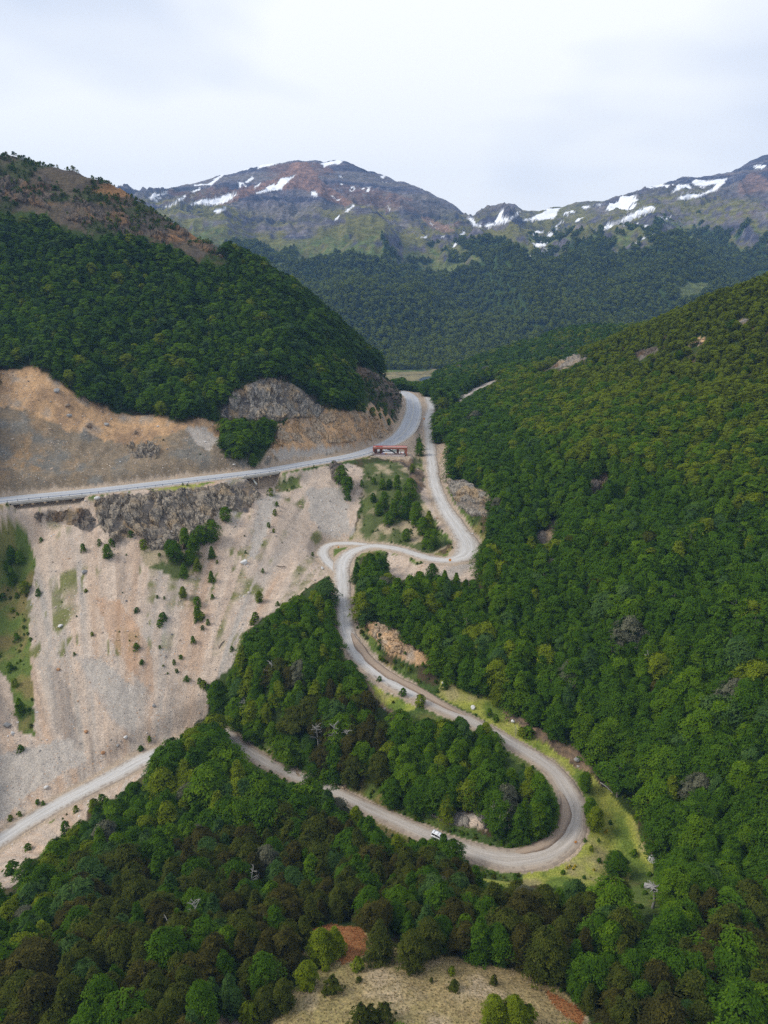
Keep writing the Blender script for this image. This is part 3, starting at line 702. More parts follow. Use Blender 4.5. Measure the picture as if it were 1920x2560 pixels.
# ------------------------------------------------------------------ trees
def mesh_np(name, verts, faces4, mats, attrs=None, smooth=False, uv=None, tris=None):
    me = bpy.data.meshes.new(name)
    me.vertices.add(len(verts)); me.vertices.foreach_set('co', np.asarray(verts, np.float32).ravel())
    q = np.asarray(faces4, np.int32)
    me.loops.add(q.size); me.loops.foreach_set('vertex_index', q.ravel())
    me.polygons.add(len(q)); me.polygons.foreach_set('loop_start', np.arange(0, q.size, q.shape[1], dtype=np.int32))
    me.polygons.foreach_set('use_smooth', np.full(len(q), smooth))
    for an, a in (attrs or {}).items():
        at = me.attributes.new(an, 'FLOAT', 'POINT'); at.data.foreach_set('value', np.asarray(a, np.float32))
    me.update(calc_edges=True)
    for m in (mats if isinstance(mats, (list, tuple)) else [mats]): me.materials.append(m)
    return me
def leaf_material(name, base, alt, tip):
    m, nt, b = new_mat(name, 0.85, 0.03)
    oi = N(nt, 'ShaderNodeObjectInfo')
    at = N(nt, 'ShaderNodeAttribute', attribute_name='tone')
    big = noise(nt, oi.outputs['Location'], 0.035, 2.0)
    k = math_(nt, 'ADD', math_(nt, 'MULTIPLY', oi.outputs['Random'], 0.40), math_(nt, 'MULTIPLY', math_(nt, 'SUBTRACT', big, 0.3), 0.8), True)
    col = mixc(nt, k, base + (1,), alt + (1,))
    col = mixc(nt, math_(nt, 'MULTIPLY', math_(nt, 'SUBTRACT', at.outputs['Fac'], 0.45, True), 1.2, True), col, tip + (1,))
    col = mixc(nt, 1.0, col, ramp(nt, at.outputs['Fac'], [(0.0, (.76,.78,.78)), (0.6, (1.03,1.03,1.0)), (1.0, (1.2,1.18,1.1))]), 'MULTIPLY')
    L(nt, col, b.inputs['Base Color'])
    return m
TINTS = ['deep green', 'fresh green', 'yellow green', 'blue green', 'olive green', 'olive brown', 'grey lichened']
LEAF = [leaf_material('leaves_deep_green', (.032,.073,.004), (.048,.098,.005), (.074,.130,.007)),
        leaf_material('leaves_fresh_green', (.050,.102,.004), (.075,.132,.005), (.108,.164,.008)),
        leaf_material('leaves_yellow_green', (.090,.122,.006), (.120,.154,.008), (.158,.186,.011)),
        leaf_material('leaves_blue_green', (.034,.074,.016), (.050,.092,.020), (.078,.122,.026)),
        leaf_material('leaves_olive', (.038,.050,.007), (.054,.064,.008), (.086,.090,.011)),
        leaf_material('leaves_brown', (.033,.032,.007), (.046,.043,.008), (.075,.066,.011)),
        leaf_material('leaves_grey', (.075,.080,.048), (.100,.100,.062), (.140,.135,.090))]
mb, ntb, bb = new_mat('bark', 0.9, 0.1)
_g = N(ntb, 'ShaderNodeTexCoord')
L(ntb, ramp(ntb, noise(ntb, _g.outputs['Object'], 30.0, 4.0), [(0.3, (.10,.085,.07)), (0.7, (.27,.245,.215))]), bb.inputs['Base Color'])
M_BARK = mb

def crown_mesh(name, form, seed, mat, nspray=230, nleaf=18, leaf=0.022):
    g = np.random.default_rng(seed)
    C, Nn, O, S = [], [], [], []
    if form in ('dome', 'cone', 'tall', 'bush'):
        rmax = {'dome': .36, 'cone': .31, 'tall': .27, 'bush': .56}[form]
        h0 = {'dome': .10, 'cone': .06, 'tall': .12, 'bush': .02}[form]
        tiers = {'dome': 8, 'cone': 10, 'tall': 9, 'bush': 5}[form]
        lob = g.uniform(0, 6.28, 3)
        for i in range(nspray):
            t = (g.random() ** 0.85)
            t = (np.floor(t * tiers) + 0.5 + g.normal(0, 0.16)) / tiers
            t = min(max(t, 0.0), 1.0)
            a = g.uniform(0, 2 * math.pi)
            if form == 'cone': pr = (1 - t) ** 0.80 + 0.03
            elif form == 'bush': pr = math.sqrt(max(0.02, 1 - t ** 2.2)) * 0.9
            else: pr = math.sqrt(max(0.015, 1 - (max(0, t - .30) / .70) ** 2)) * (0.66 + 0.34 * min(1, t / .30))
            pr *= g.uniform(.80, 1.16)
            pr *= 0.86 + 0.16 * math.sin(2 * a + lob[0] + 4 * t) + 0.12 * math.sin(5 * a + lob[1] + 11 * t)
            q = 1 - 0.62 * g.random() ** 1.6
            rr = rmax * pr * q
            o = np.array([math.cos(a), math.sin(a), 0])
            c = o * rr + np.array([0, 0, h0 + (0.985 - h0) * t - 0.05 * q * (1 - t)])
            n = np.array([0, 0, .85]) + o * (0.48 + 0.25 * (t > 0.8)) + g.normal(0, .14, 3)
            C.append(c); Nn.append(n / np.linalg.norm(n)); O.append(o); S.append((0.055 + 0.05 * g.random()) * (0.65 + 0.6 * pr))
    else:                                                     # several rounded heads on one stem
        k = g.integers(5, 8)
        heads = [(np.array([0, 0, .70]), .25)]
        for i in range(k):
            a = i * 2.4 + g.uniform(-.4, .4); rr = g.uniform(.14, .27)
            heads.append((np.array([math.cos(a) * rr, math.sin(a) * rr, g.uniform(.30, .70)]), g.uniform(.15, .21)))
        for i in range(nspray):
            hc, hr = heads[g.integers(0, len(heads))]
            d = g.normal(0, 1, 3); d[2] = d[2] * 0.8 + 0.35; d /= np.linalg.norm(d)
            c = hc + d * hr * np.array([1, 1, .95]) * (1 - .5 * g.random() ** 2)
            o = np.array([d[0], d[1], 0]) + 1e-4; o /= np.linalg.norm(o)
            n = np.array([0, 0, .75]) + d * .7 + g.normal(0, .2, 3)
            C.append(c); Nn.append(n / np.linalg.norm(n)); O.append(o); S.append(0.05 + 0.045 * g.random())
    C, Nn, O, S = map(np.array, (C, Nn, O, S))
    B = np.cross(Nn, O); B /= np.linalg.norm(B, axis=1)[:, None]; T = np.cross(B, Nn)
    tone_s = g.random(len(C))
    m = nspray * nleaf
    si = np.repeat(np.arange(nspray), nleaf)
    p = g.uniform(-.55, 1.0, m); s = g.uniform(-1, 1, m) * (1.0 - .55 * np.maximum(p, 0))
    ctr = C[si] + T[si] * (p * S[si] * 1.25)[:, None] + B[si] * (s * S[si])[:, None] - Nn[si] * (0.25 * S[si] * p ** 2)[:, None] + g.normal(0, .008, (m, 3))
    nn = Nn[si] + g.normal(0, .22, (m, 3)); nn /= np.linalg.norm(nn, axis=1)[:, None]
    tt = T[si] + g.normal(0, .5, (m, 3)); tt -= nn * (tt * nn).sum(1)[:, None]; tt /= np.linalg.norm(tt, axis=1)[:, None]
    b2 = np.cross(nn, tt)
    sz = leaf * g.uniform(.6, 1.25, m)
    w1, w2 = (sz * 1.15)[:, None], (sz * .62)[:, None]
    V = np.stack([ctr - tt * w1, ctr - b2 * w2, ctr + tt * w1, ctr + b2 * w2], 1).reshape(-1, 3)
    F = np.arange(m * 4).reshape(-1, 4)
    tone = np.repeat(np.clip(tone_s[si] * .72 + g.random(m) * .28, 0, 1), 4)
    return mesh_np(name, V, F, mat, {'tone': tone})
def tube(p0, p1, r0, r1, n=6, bend=None, seg=1):
    p0, p1 = np.array(p0, float), np.array(p1, float)
    V, F = [], []
    d = (p1 - p0); d /= np.linalg.norm(d)
    a = np.cross(d, [0.3, 0.9, 0.2]); a /= np.linalg.norm(a); b = np.cross(d, a)
    for i in range(seg + 1):
        t = i / seg
        c = p0 + (p1 - p0) * t + (np.array(bend) * math.sin(math.pi * t) if bend is not None else 0)
        r = r0 + (r1 - r0) * t
        for k in range(n):
            q = 2 * math.pi * k / n
            V.append(c + (a * math.cos(q) + b * math.sin(q)) * r)
    for i in range(seg):
        for k in range(n):
            F.append((i * n + k, i * n + (k + 1) % n, (i + 1) * n + (k + 1) % n, (i + 1) * n + k))
    return V, F
def merge(parts):
    V, F = [], []
    for v, f in parts:
        o = len(V); V += list(v); F += [tuple(i + o for i in q) for q in f]
    return V, F
def trunk_mesh(name, seed, top=.86):
    g = np.random.default_rng(seed)
    parts = [tube((0, 0, -.12), (g.normal(0, .02), g.normal(0, .02), top), .026, .005, 8, (g.normal(0, .015), g.normal(0, .015), 0), 5)]
    for i in range(7):
        h = .22 + i * .085; a = i * 2.4 + g.uniform(-.3, .3); l = .24 * (1 - .6 * i / 7)
        parts.append(tube((0, 0, h), (math.cos(a) * l, math.sin(a) * l, h + l * .35), .010, .003, 5))
    V, F = merge(parts)
    return mesh_np(name, V, F, M_BARK, smooth=True)
FORMS = ['dome', 'cone', 'tall', 'lobed']
CROWN = {}
for f_i, fo in enumerate(FORMS):
    for t_i in range(len(TINTS)):
        CROWN[(fo, t_i)] = crown_mesh('crown', fo, 100 + f_i * 10 + t_i, LEAF[t_i], 260 if fo != 'lobed' else 300, 38, .0165)
TRUNK = [trunk_mesh('trunk', 40 + i) for i in range(3)]
BUSH = {t_i: [crown_mesh('foliage', 'bush', 300 + t_i * 3 + j, LEAF[t_i], 120, 22, .042) for j in range(2)] for t_i in (0, 1, 2, 3, 4)}
def stem_mesh():
    parts = [tube((0, 0, -.1), (math.cos(a) * .25, math.sin(a) * .25, .6), .03, .01, 5) for a in (0, 1.3, 2.5, 3.9, 5.1)]
    V, F = merge(parts); return mesh_np('stem', V, F, M_BARK, smooth=True)
STEM = stem_mesh()

# where trees may stand: wooded ground, off the roads, not in front of what the photograph shows open
vis = []
for line, rng_ in ((HWP, [(-200, 900)]), (LPP, [(600, 900)])):
    vis.append(line)
gu, gv, _ = project(GRP[:, 0], GRP[:, 1], GRP[:, 2])
sarc = np.arange(len(GRP))
def near_ix(u, v): return int(np.argmin((gu - u) ** 2 + (gv - v) ** 2))
for (u0, v0), (u1, v1) in (((925, 858), (985, 1545)), ((1105, 1608), (960, 1818)), ((880, 1784), (815, 1755)), ((640, 1677), (478, 1578)), ((300, 1645), (-120, 1890))):
    a, b = sorted((near_ix(u0, v0), near_ix(u1, v1)))
    vis.append(GRP[a:b])
VIS = np.vstack(vis)
vu, vv, vd = project(VIS[:, 0], VIS[:, 1], VIS[:, 2])
VPX = F_PX * VIS[:, 3] / 2 / vd * np.where((vu < 840) & (vv > 1560) & (vu > 470), .45, 1.0)
def blocks_road(x, y, z, rad=2.5):
    u, v, d = project(x, y, z)
    out = np.zeros(len(u), bool)
    for i in range(0, len(u), 2000):
        du = u[i:i + 2000, None] - vu[None]; dv = v[i:i + 2000, None] - vv[None]
        near = (np.abs(du) < VPX[None] * 0.75 + F_PX * rad * .55 / d[i:i + 2000, None]) & (np.abs(dv) < F_PX * rad * .5 / d[i:i + 2000, None] + VPX[None] * 0.4) & (d[i:i + 2000, None] < vd[None] - 2)
        out[i:i + 2000] = near.any(1)
    return out
cand = []
sp = 3.7
gx, gy = np.meshgrid(np.arange(-560, 560, sp), np.arange(62, 1000, sp))
gx = gx + (np.arange(gx.shape[0]) % 2)[:, None] * sp / 2
gx = gx.ravel() + rng.uniform(-1.5, 1.5, gx.size); gy = gy.ravel() + rng.uniform(-1.5, 1.5, gy.size)
m = np.abs(gx) < 0.66 * gy + 45
gx, gy = gx[m], gy[m]
gz = hgt(gx, gy)
HH = 10.0 * (0.72 + 0.55 * rng.random(len(gx))) * (0.8 + 0.45 * fbm(gx / 30, gy / 30, 201, 3))
right_up = sstep(-92, -35, gz) * (gx > 30) * (gy < 640)
HH *= 1 - 0.55 * right_up
left_hill = (gx < 40) & (gy > 360) & (gz > -85)
HH *= np.where(left_hill, 0.86, 1.0)
HH *= np.where((gx > 40) & (gy < 330) & (gz < -88), 1.18, 1.0)
uq, vq, _ = project(gx, gy, gz)
HH *= np.where(gy < 130, .82, .95) * np.where(inpoly(uq, vq, [(330,1560),(480,1600),(640,1690),(800,1770),(930,1850),(800,1900),(400,1800),(300,1700)]), 1.25, 1.0)
cl0, dr0 = cls_at(gx, gy)
ub_, vb_, _ = project(gx, gy, gz)
isl = inpoly(ub_, vb_, [(470,1450),(560,1350),(700,1260),(742,1400),(850,1500),(960,1540),(1100,1610),(1180,1680),(1215,1760),(1150,1830),(960,1800),(620,1650),(470,1570)]) | inpoly(ub_, vb_, [(300,1650),(480,1590),(620,1680),(820,1770),(960,1830),(1040,1880),(800,1900),(300,1800)])
ok = ((cl0 == FOREST) & (dr0 > 1.5)) | (np.isin(cl0, (GRASS, PACKED)) & (dr0 > 1.2) & (dr0 < 8) & isl & (rng.random(len(gx)) < .8))
for fr in (0.55, 0.85, 1.0):
    u, v, d = project(gx, gy, gz + HH * fr)
    if fr < 1: ok &= (classify(u, v, gy) == FOREST) | (gy > 640)
    ok &= ~blocks_road(gx, gy, gz + HH * fr, 2.6 if fr < 1 else 1.5)
ok &= ~((gy > 900) & (gz < -120) & (np.abs(gx) < 150))
for fr in (0.0, .6, 1.0):
    u, v, d = project(gx, gy, gz + HH * fr)
    ok &= ~((gy > 640) & inpoly(u, v, [(872,804),(940,800),(968,796),(936,812),(915,822),(872,822)]))
for sx in (-.42, .42):
    u, v, d = project(gx + sx * HH * .8, gy, gz + HH * .35)
    ok &= ~((u > 1120) & (v > 1480) & (gy < 240) & (classify(u, v, gy) == VERGE))
for fr in (.25, .5, .75, 1.0):
    u, v, d = project(gx, gy, gz + HH * fr)
    ok &= ~((np.abs(u - 1400) < 20 + F_PX * 2.6 / d) & (np.abs(v - 1910) < 22 + F_PX * 1.6 / d) & (d < 240))
    ok &= ~((np.abs(u - 1409) < 6 + F_PX * 1.8 / d) & (np.abs(v - 1945) < 18 + F_PX * 1.2 / d) & (d < 240))
for fr in (.35, .7, 1.0):
    u, v, d = project(gx, gy, gz + HH * fr)
    ok &= ~((np.abs(u - 947) < 12 + F_PX * 2.6 / d) & (np.abs(v - 1806) < 4 + F_PX * 1.6 / d) & (d < 235)) 
gx, gy, gz, HH, right_up = gx[ok], gy[ok], gz[ok], HH[ok], right_up[ok]
us, vs_, ds = project(gx, gy, gz + .6 * HH)
# which tint and which form
brown_zone = np.zeros(len(gx))
for poly, k in (([(150,1880),(420,1830),(600,1760),(760,1790),(830,1860),(1000,1850),(1050,1900),(1200,1960),(1300,1900),(1420,1930),(1659,1880),(1700,2260),(-20,2260),(-20,2120),(120,2000)], .72), ([(620,1530),(720,1480),(840,1530),(830,1680),(700,1660)], .6), ([(560,1450),(640,1420),(650,1480),(580,1500)], .45), ([(1200,1150),(1400,1150),(1400,1300),(1500,1560),(1300,1560)], .08)):
    brown_zone = np.maximum(brown_zone, inpoly(us, vs_, poly) * k)
nb_ = fbm(gx / 14, gy / 14, 205, 3)
TI = np.zeros(len(gx), int)
rr = rng.random(len(gx))
zone_n = fbm(gx / 40, gy / 40, 207, 3)
for i in range(len(gx)):
    if rr[i] < brown_zone[i] * (0.35 + 1.3 * nb_[i]):
        TI[i] = 5 if rng.random() < .33 else 4
        continue
    q = rng.random()
    if right_up is not None and gx[i] > 30 and gz[i] > -85 and gy[i] < 640: TI[i] = (2 if q < .30 + .68 * right_up[i] else (1 if q < .92 else 0))
    elif gx[i] < 40 and gy[i] > 360: TI[i] = 0 if q < .50 else (1 if q < .88 else (2 if q < .93 else 3))
    elif gx[i] > 45 and gy[i] < 640: TI[i] = 0 if q < .66 else (1 if q < .88 else (2 if q < .91 else (3 if q < .99 else 6)))  # lower right slope's shade is put into the leaf tints, mostly deep green
    elif brown_zone[i] > .7: TI[i] = 0 if q < .66 else (1 if q < .80 else (3 if q < .97 else 6))
    else: TI[i] = 0 if q < .42 else (1 if q < .72 else (2 if q < .88 else (3 if q < .985 else 6)))
FI = np.array([('lobed' if t in (5, 6) and rng.random() < .22 else FORMS[rng.choice(4, p=[.30, .36, .26, .08] if gy_ < 330 else [.50, .24, .18, .08])]) for t, gy_ in zip(TI, gy)])
SW = 0.92 + .3 * rng.random(len(gx))
SW = SW * np.where((gx > 30) & (gz > -80) & (gy < 640), 1.5, np.where(gy > 360, 1.38, np.where(gx > 45, 1.05, np.where(gy < 165, .95, 1.06))))
RZ = rng.uniform(0, 6.28, len(gx))

def tag(o, label=None, cat=None, group=None, kind=None):
    if label: o['label'] = label
    if cat: o['category'] = cat
    if group: o['group'] = group
    if kind: o['kind'] = kind
    return o
def link(name, data, parent=None):
    o = bpy.data.objects.new(name, data); COL.objects.link(o)
    if parent: o.parent = parent
    return o
def tree(x, y, z, H, wd, rz, form, ti, name='beech_tree'):
    e = link(name, None)
    e.location = (x, y, z); e.rotation_euler = (0, 0, rz); e.scale = (H * wd, H * wd, H)
    e.empty_display_size = 0.1
    cr_ = link('crown', CROWN[(form, ti)], e)
    tr_ = link('trunk', TRUNK[int(abs(x * 7)) % 3], e)
    return e, cr_, tr_

# the nearest trees in view one by one
inframe = (us > -15) & (us < 1675) & (vs_ < 2225) & (vs_ > 300)
order = np.argsort(ds)
def seen(x, y, z):
    t = np.linspace(0.25, 0.985, 60)
    return bool((z * t > hgt(x * t, np.maximum(y * t, 53)) - 0.5).all())
NIND = 296
ind = []
for i in order:
    if len(ind) >= NIND: break
    if inframe[i] and seen(gx[i], gy[i], gz[i] + HH[i] * .9): ind.append(i)
ind = np.array(ind)
ZONES = [
 ('the bottom right corner wood', lambda u, v: u > 1380 and v > 2080),
 ('the wood right of the straw clearing', lambda u, v: u > 960 and v > 1985),
 ('the wood behind the straw clearing', lambda u, v: u > 640 and v > 1950),
 ('the bottom left corner wood', lambda u, v: u < 330 and v > 2060),
 ('the wood left of the straw clearing', lambda u, v: u <= 640 and v > 1990),
 ('the slope right of the broken dead tree', lambda u, v: u > 1380 and v > 1850),
 ('front of the lowest gravel bend', lambda u, v: 800 < u <= 1380 and v > 1830),
 ('the wood under the lower left road', lambda u, v: u < 300 and v > 1620),
 ('the clump hiding the left hairpin', lambda u, v: 300 <= u < 480 and v > 1500 and v < 1760),
 ('the wood beneath the lower gravel road', lambda u, v: u <= 800 and v > 1700),
 ('the right slope above the lowest bend', lambda u, v: u > 1280 and v > 1560),
 ('the island wood beside the lowest bend', lambda u, v: 1000 < u and v > 1560),
 ('the middle of the island wood', lambda u, v: 780 < u and v > 1520),
 ('the island wood beside the scree', lambda u, v: u <= 640),
 ('the island wood below the hairpin', lambda u, v: u < 790),
 ('the wood right of the middle road', lambda u, v: u < 1050),
 ('the right slope below the rock', lambda u, v: True),
]
def place_of(u, v):
    for nm_, f_ in ZONES:
        if f_(u, v): return nm_
FORMW = {'dome': 'domed', 'cone': 'conical', 'tall': 'narrow', 'lobed': 'spreading'}
rep = {}
for i in ind:
    e, c1, t1 = tree(gx[i], gy[i], gz[i], HH[i], SW[i], RZ[i], FI[i], TI[i])
    size = 'tall' if HH[i] > 11.2 else ('short' if HH[i] < 8.6 else 'medium')
    tag(e, f"{size} {FORMW[FI[i]]} {TINTS[TI[i]]} beech in {place_of(us[i], vs_[i])}", 'tree', f"{TINTS[TI[i]]} beeches of {place_of(us[i], vs_[i])}")
    rep.setdefault((FI[i], TI[i]), (c1, t1))
rest = np.ones(len(gx), bool); rest[ind] = False
# drop forest trees that stand wholly behind a ridge far outside any view
ri = np.where(rest)[0]

def scatter(name, pts, rots, scl, var, sources, label, cat, mat=None):
    """one object whose points carry copies of the given objects"""
    me = bpy.data.meshes.new(name)
    me.vertices.add(len(pts)); me.vertices.foreach_set('co', np.asarray(pts, np.float32).ravel())
    for an, typ, key, a in (('rot', 'FLOAT_VECTOR', 'vector', rots), ('scl', 'FLOAT_VECTOR', 'vector', scl)):
        at = me.attributes.new(an, typ, 'POINT'); at.data.foreach_set(key, np.asarray(a, np.float32).ravel())
    at = me.attributes.new('var', 'INT', 'POINT'); at.data.foreach_set('value', np.asarray(var, np.int32))
    me.update()
    o = link(name, me)
    tag(o, label, cat, kind='stuff')
    ng = bpy.data.node_groups.new(name, 'GeometryNodeTree')
    ng.interface.new_socket('Geometry', in_out='INPUT', socket_type='NodeSocketGeometry')
    ng.interface.new_socket('Geometry', in_out='OUTPUT', socket_type='NodeSocketGeometry')
    gi, go = ng.nodes.new('NodeGroupInput'), ng.nodes.new('NodeGroupOutput')
    def attr(nm_, typ):
        n = ng.nodes.new('GeometryNodeInputNamedAttribute'); n.data_type = typ; n.inputs['Name'].default_value = nm_
        return n.outputs['Attribute']
    ar, asc, av = attr('rot', 'FLOAT_VECTOR'), attr('scl', 'FLOAT_VECTOR'), attr('var', 'INT')
    jn = ng.nodes.new('GeometryNodeJoinGeometry')
    for k, objs in enumerate(sources):
        if not isinstance(objs, (list, tuple)): objs = [objs]
        j2 = ng.nodes.new('GeometryNodeJoinGeometry')
        for ob in objs:
            n = ng.nodes.new('GeometryNodeObjectInfo'); n.transform_space = 'ORIGINAL'; n.inputs['Object'].default_value = ob
            ng.links.new(n.outputs['Geometry'], j2.inputs[0])
        cmp_ = ng.nodes.new('FunctionNodeCompare'); cmp_.data_type = 'INT'; cmp_.operation = 'EQUAL'
        a_ = [s for s in cmp_.inputs if s.type == 'INT']
        ng.links.new(av, a_[0]); a_[1].default_value = k
        ip = ng.nodes.new('GeometryNodeInstanceOnPoints')
        ng.links.new(gi.outputs[0], ip.inputs['Points']); ng.links.new(cmp_.outputs[0], ip.inputs['Selection'])
        ng.links.new(j2.outputs[0], ip.inputs['Instance'])
        ng.links.new(ar, ip.inputs['Rotation']); ng.links.new(asc, ip.inputs['Scale'])
        ng.links.new(ip.outputs[0], jn.inputs[0])
    ng.links.new(jn.outputs[0], go.inputs[0])
    md = o.modifiers.new('scatter', 'NODES'); md.node_group = ng
    return o
keys = list(rep)
def best(f_, t_):
    if (f_, t_) in rep: return keys.index((f_, t_))
    for kk in keys:
        if kk[1] == t_: return keys.index(kk)
    for kk in keys:
        if kk[0] == f_: return keys.index(kk)
    return 0
var = [best(FI[i], TI[i]) for i in ri]
scatter('forest', np.stack([gx[ri], gy[ri], gz[ri]], 1), np.stack([0 * ri, 0 * ri, RZ[ri]], 1), np.stack([HH[ri] * SW[ri], HH[ri] * SW[ri], HH[ri]], 1), var, [rep[k] for k in keys],
        'unbroken green beech forest clothing both valley sides above the roads', 'forest')
# far forest beyond the pass: same trees, thousands
fm = FORF & (FYY < 2900) & (np.abs(FX) < 0.62 * FYY)
sx_, sy_ = np.meshgrid(np.arange(-1300, 1400, 11.0), np.arange(1255, 2500, 11.0))
sx_ = sx_.ravel() + rng.uniform(-4.5, 4.5, sx_.size); sy_ = sy_.ravel() + rng.uniform(-4.5, 4.5, sy_.size)
kk = sx_ / sy_
fc = np.clip(np.rint((kk + .8) / 1.6 * (FNC - 1)).astype(int), 0, FNC - 1)
fr = np.clip(np.searchsorted(FY, sy_), 0, FNR - 1)
okf = FORF[fr, fc] & (np.abs(kk) < .60)
sx_, sy_, fr, fc = sx_[okf], sy_[okf], fr[okf], fc[okf]
sz_ = FZ[fr, fc]
uu_, vv_, _ = project(sx_, sy_, sz_)
okf = (uu_ > 380) & (uu_ < 1720) & (vv_ < 850)
sx_, sy_, sz_ = sx_[okf], sy_[okf], sz_[okf]
nf = len(sx_)
hh_ = 10.0 * (0.8 + .7 * rng.random(nf)) * (0.75 + .5 * fbm(sx_ / 90, sy_ / 90, 211, 3))
fk = [k for k in keys if k[1] == 2]
scatter('forest_beyond_the_pass', np.stack([sx_, sy_, sz_ - .4], 1), np.stack([np.zeros(nf), np.zeros(nf), rng.uniform(0, 6.28, nf)], 1), np.stack([hh_ * 1.75, hh_ * 1.75, hh_], 1),
        rng.integers(0, len(fk), nf), [rep[k][0] for k in fk], 'hazy blue green forest covering the slopes under the snowy mountains', 'forest')
print('trees', len(gx), 'far', nf, 'ind', len(ind))

# ------------------------------------------------------------------ single trees and shrubs standing in the open
ORD = ['first', 'second', 'third', 'fourth', 'fifth', 'sixth', 'seventh', 'eighth', 'ninth', 'tenth', 'eleventh', 'twelfth', 'thirteenth', 'fourteenth', 'fifteenth', 'sixteenth', 'seventeenth', 'eighteenth', 'nineteenth', 'twentieth']
SINGLE_TREES = [   # place, [(u, v of the foot, height)]
 ('the gully under the lookout', [(907,985,8.5),(905,972,8),(891,1022,5),(858,1058,8),(826,1058,6),(841,1055,5),(886,1078,11),(830,1100,9),(818,1115,7),(851,1118,9),(860,1088,7),(876,1120,11),(899,1136,12),(926,1152,11),(934,1186,10),(913,1156,9),(878,1168,6),(920,1182,6),(840,1135,7),(806,1085,5)]),
 ('the bank just under the paved road', [(749,1066,9),(738,1045,10),(755,1058,7)]),
 ('the spur foot beside the paved road', [(805,901,6),(817,888,5),(832,899,6),(840,920,5),(785,893,6),(774,890,7)]),
 ('the foot of the dark cliff', [(459,1171,10.5),(488,1126,7),(419,1206,11),(401,1184,9),(379,1213,9.5),(368,1202,7.5),(434,1177,9),(233,1208,6.5),(410,1220,7)]),
 ('the scree below the cliff', [(396,1292,5),(398,1248,6.5),(427,1233,6),(458,1206,5.5),(457,1257,5),(427,1334,5),(560,1301,5)]),
 ('the green strip left of the scree', [(28,1217,6.5),(45,1220,6.5),(28,1263,8.5),(56,1282,5.5),(45,1542,6.5),(18,1235,5)]),
 ('the edge of the straw clearing', [(820,2073,9),(924,2063,8.5),(890,2093,8.5),(692,2075,7),(724,2064,6.5),(658,2043,7),(588,2137,6.5),(614,2174,5.5),(573,2194,5.5),(1109,2222,6.5),(1067,2216,6),(664,2132,5.5)]),
 ('the verge right of the lowest bend', [(1284,1790,7),(1273,1763,6),(1263,1706,6),(1329,1888,7)]),
 ('the left tip of the island wood', [(478,1520,9),(490,1545,9),(505,1565,9.5),(500,1500,8.5),(520,1530,10),(540,1575,9.5),(520,1480,8.5),(545,1545,10),(470,1545,8),(560,1600,9),(590,1610,9),(535,1450,8)]),
 ('the cut bank above the lower road', [(678,1687,6.5),(700,1692,5.5)]),
 ('the bank under the upper hairpin', [(933,1262,9),(905,1280,9),(960,1275,8.5),(985,1278,8),(880,1290,8.5)]),
 ('the road edge by the white vehicle', [(957,1866,9.3),(936,1858,6.8),(977,1876,9.0),(912,1856,6.5)]),
 ('the brow over the upper left road cut', [(547,1010,7.5)]),
]
SINGLE_SHRUBS = [
 ('the scree below the cliff', [(180,1193,4),(241,1179,3.5),(215,1178,3),(310,1184,4.2),(283,1160,3),(585,1069,3.8),(594,1113,3.2),(598,1093,2.4),(580,1138,2.4),(591,1150,2),(426,1307,4),(434,1338,3.5),(424,1344,3),(449,1349,2.6),(352,1339,3.5),(345,1353,3)]),
 ('the middle of the scree slope', [(296,1323,2.2),(295,1403,3),(417,1390,3.2),(459,1294,2.2),(376,1436,2.2),(404,1472,2.4),(307,1434,1.9),(391,1422,1.7),(382,1454,1.7),(345,1401,1.5),(161,1417,1.6),(186,1280,1.6),(199,1373,1.6),(340,1292,1.4),(355,1295,1.4),(438,1360,2)]),
 ('the right edge of the scree', [(568,1238,2.2),(551,1339,3.6),(545,1349,2.6),(501,1407,2.2),(469,1218,1.7),(530,1196,1.5),(675,1201,2),(600,1308,2),(608,1318,2),(440,1484,3),(450,1492,2.6),(432,1478,2.6)]),
 ('the green strip left of the scree', [(83,1285,3),(7,1294,3),(37,1292,2.5),(28,1322,2.2),(37,1385,3.6),(23,1449,3.6),(33,1482,3.6),(45,1622,2.6),(25,1205,5),(89,1170,2.2)]),
 ('the lower left roadside', [(29,1886,4.2),(143,1796,4.2),(165,1754,2.6),(204,1753,4.8),(221,1737,4),(62,1837,2.6),(23,1772,2.2),(43,1762,2),(82,1737,2),(94,1740,2),(323,1602,2.2),(305,1622,2.2)]),
 ('the straw clearing', [(703,2093,3.2),(718,2143,3.6),(773,2096,3.2),(976,2105,1.9),(980,2137,2.1),(932,2122,1.2),(776,2121,1.3),(1067,2127,2.3),(781,2214,4.6),(830,2202,3.6),(800,2210,4),(1135,2217,4.5),(541,2210,4.5)]),
 ('the yellow verge by the lowest bend', [(1310,1677,4.2),(1331,1706,2.6),(1370,1848,2.2),(1318,1780,1.4),(1293,1819,1.2),(1263,1819,1.3)]),
 ('the verge of the middle gravel road', [(871,1503,3.2),(908,1522,4),(820,1472,2.2),(960,1487,2.6),(1057,1547,3.2),(1072,1558,2.6),(1141,1592,4.2),(1126,1590,3.2)]),
 ('the gully under the lookout', [(782,1052,3.8),(807,1045,3.8),(751,1078,3.8),(942,1182,4)]),
 ('the upper left road cut', [(503,992,3.2),(489,990,3),(821,903,3.8),(847,895,3.8)]),
]
def near_tree_tint(u, v):
    g = vnoise(u / 60.0, v / 60.0, 5)
    if v > 2030: return 4 if g > .45 else 2
    return int((1, 1, 0, 2, 1)[int(u * 7 + v * 3) % 5])
TSIZE = lambda H, S: S[0] if H < S[3] else (S[1] if H < S[4] else S[2])
def spread(items):
    """rank inside its place from left to right"""
    o = sorted(range(len(items)), key=lambda i: items[i][0]); rk = [0] * len(items)
    for k, i in enumerate(o): rk[i] = k
    return rk
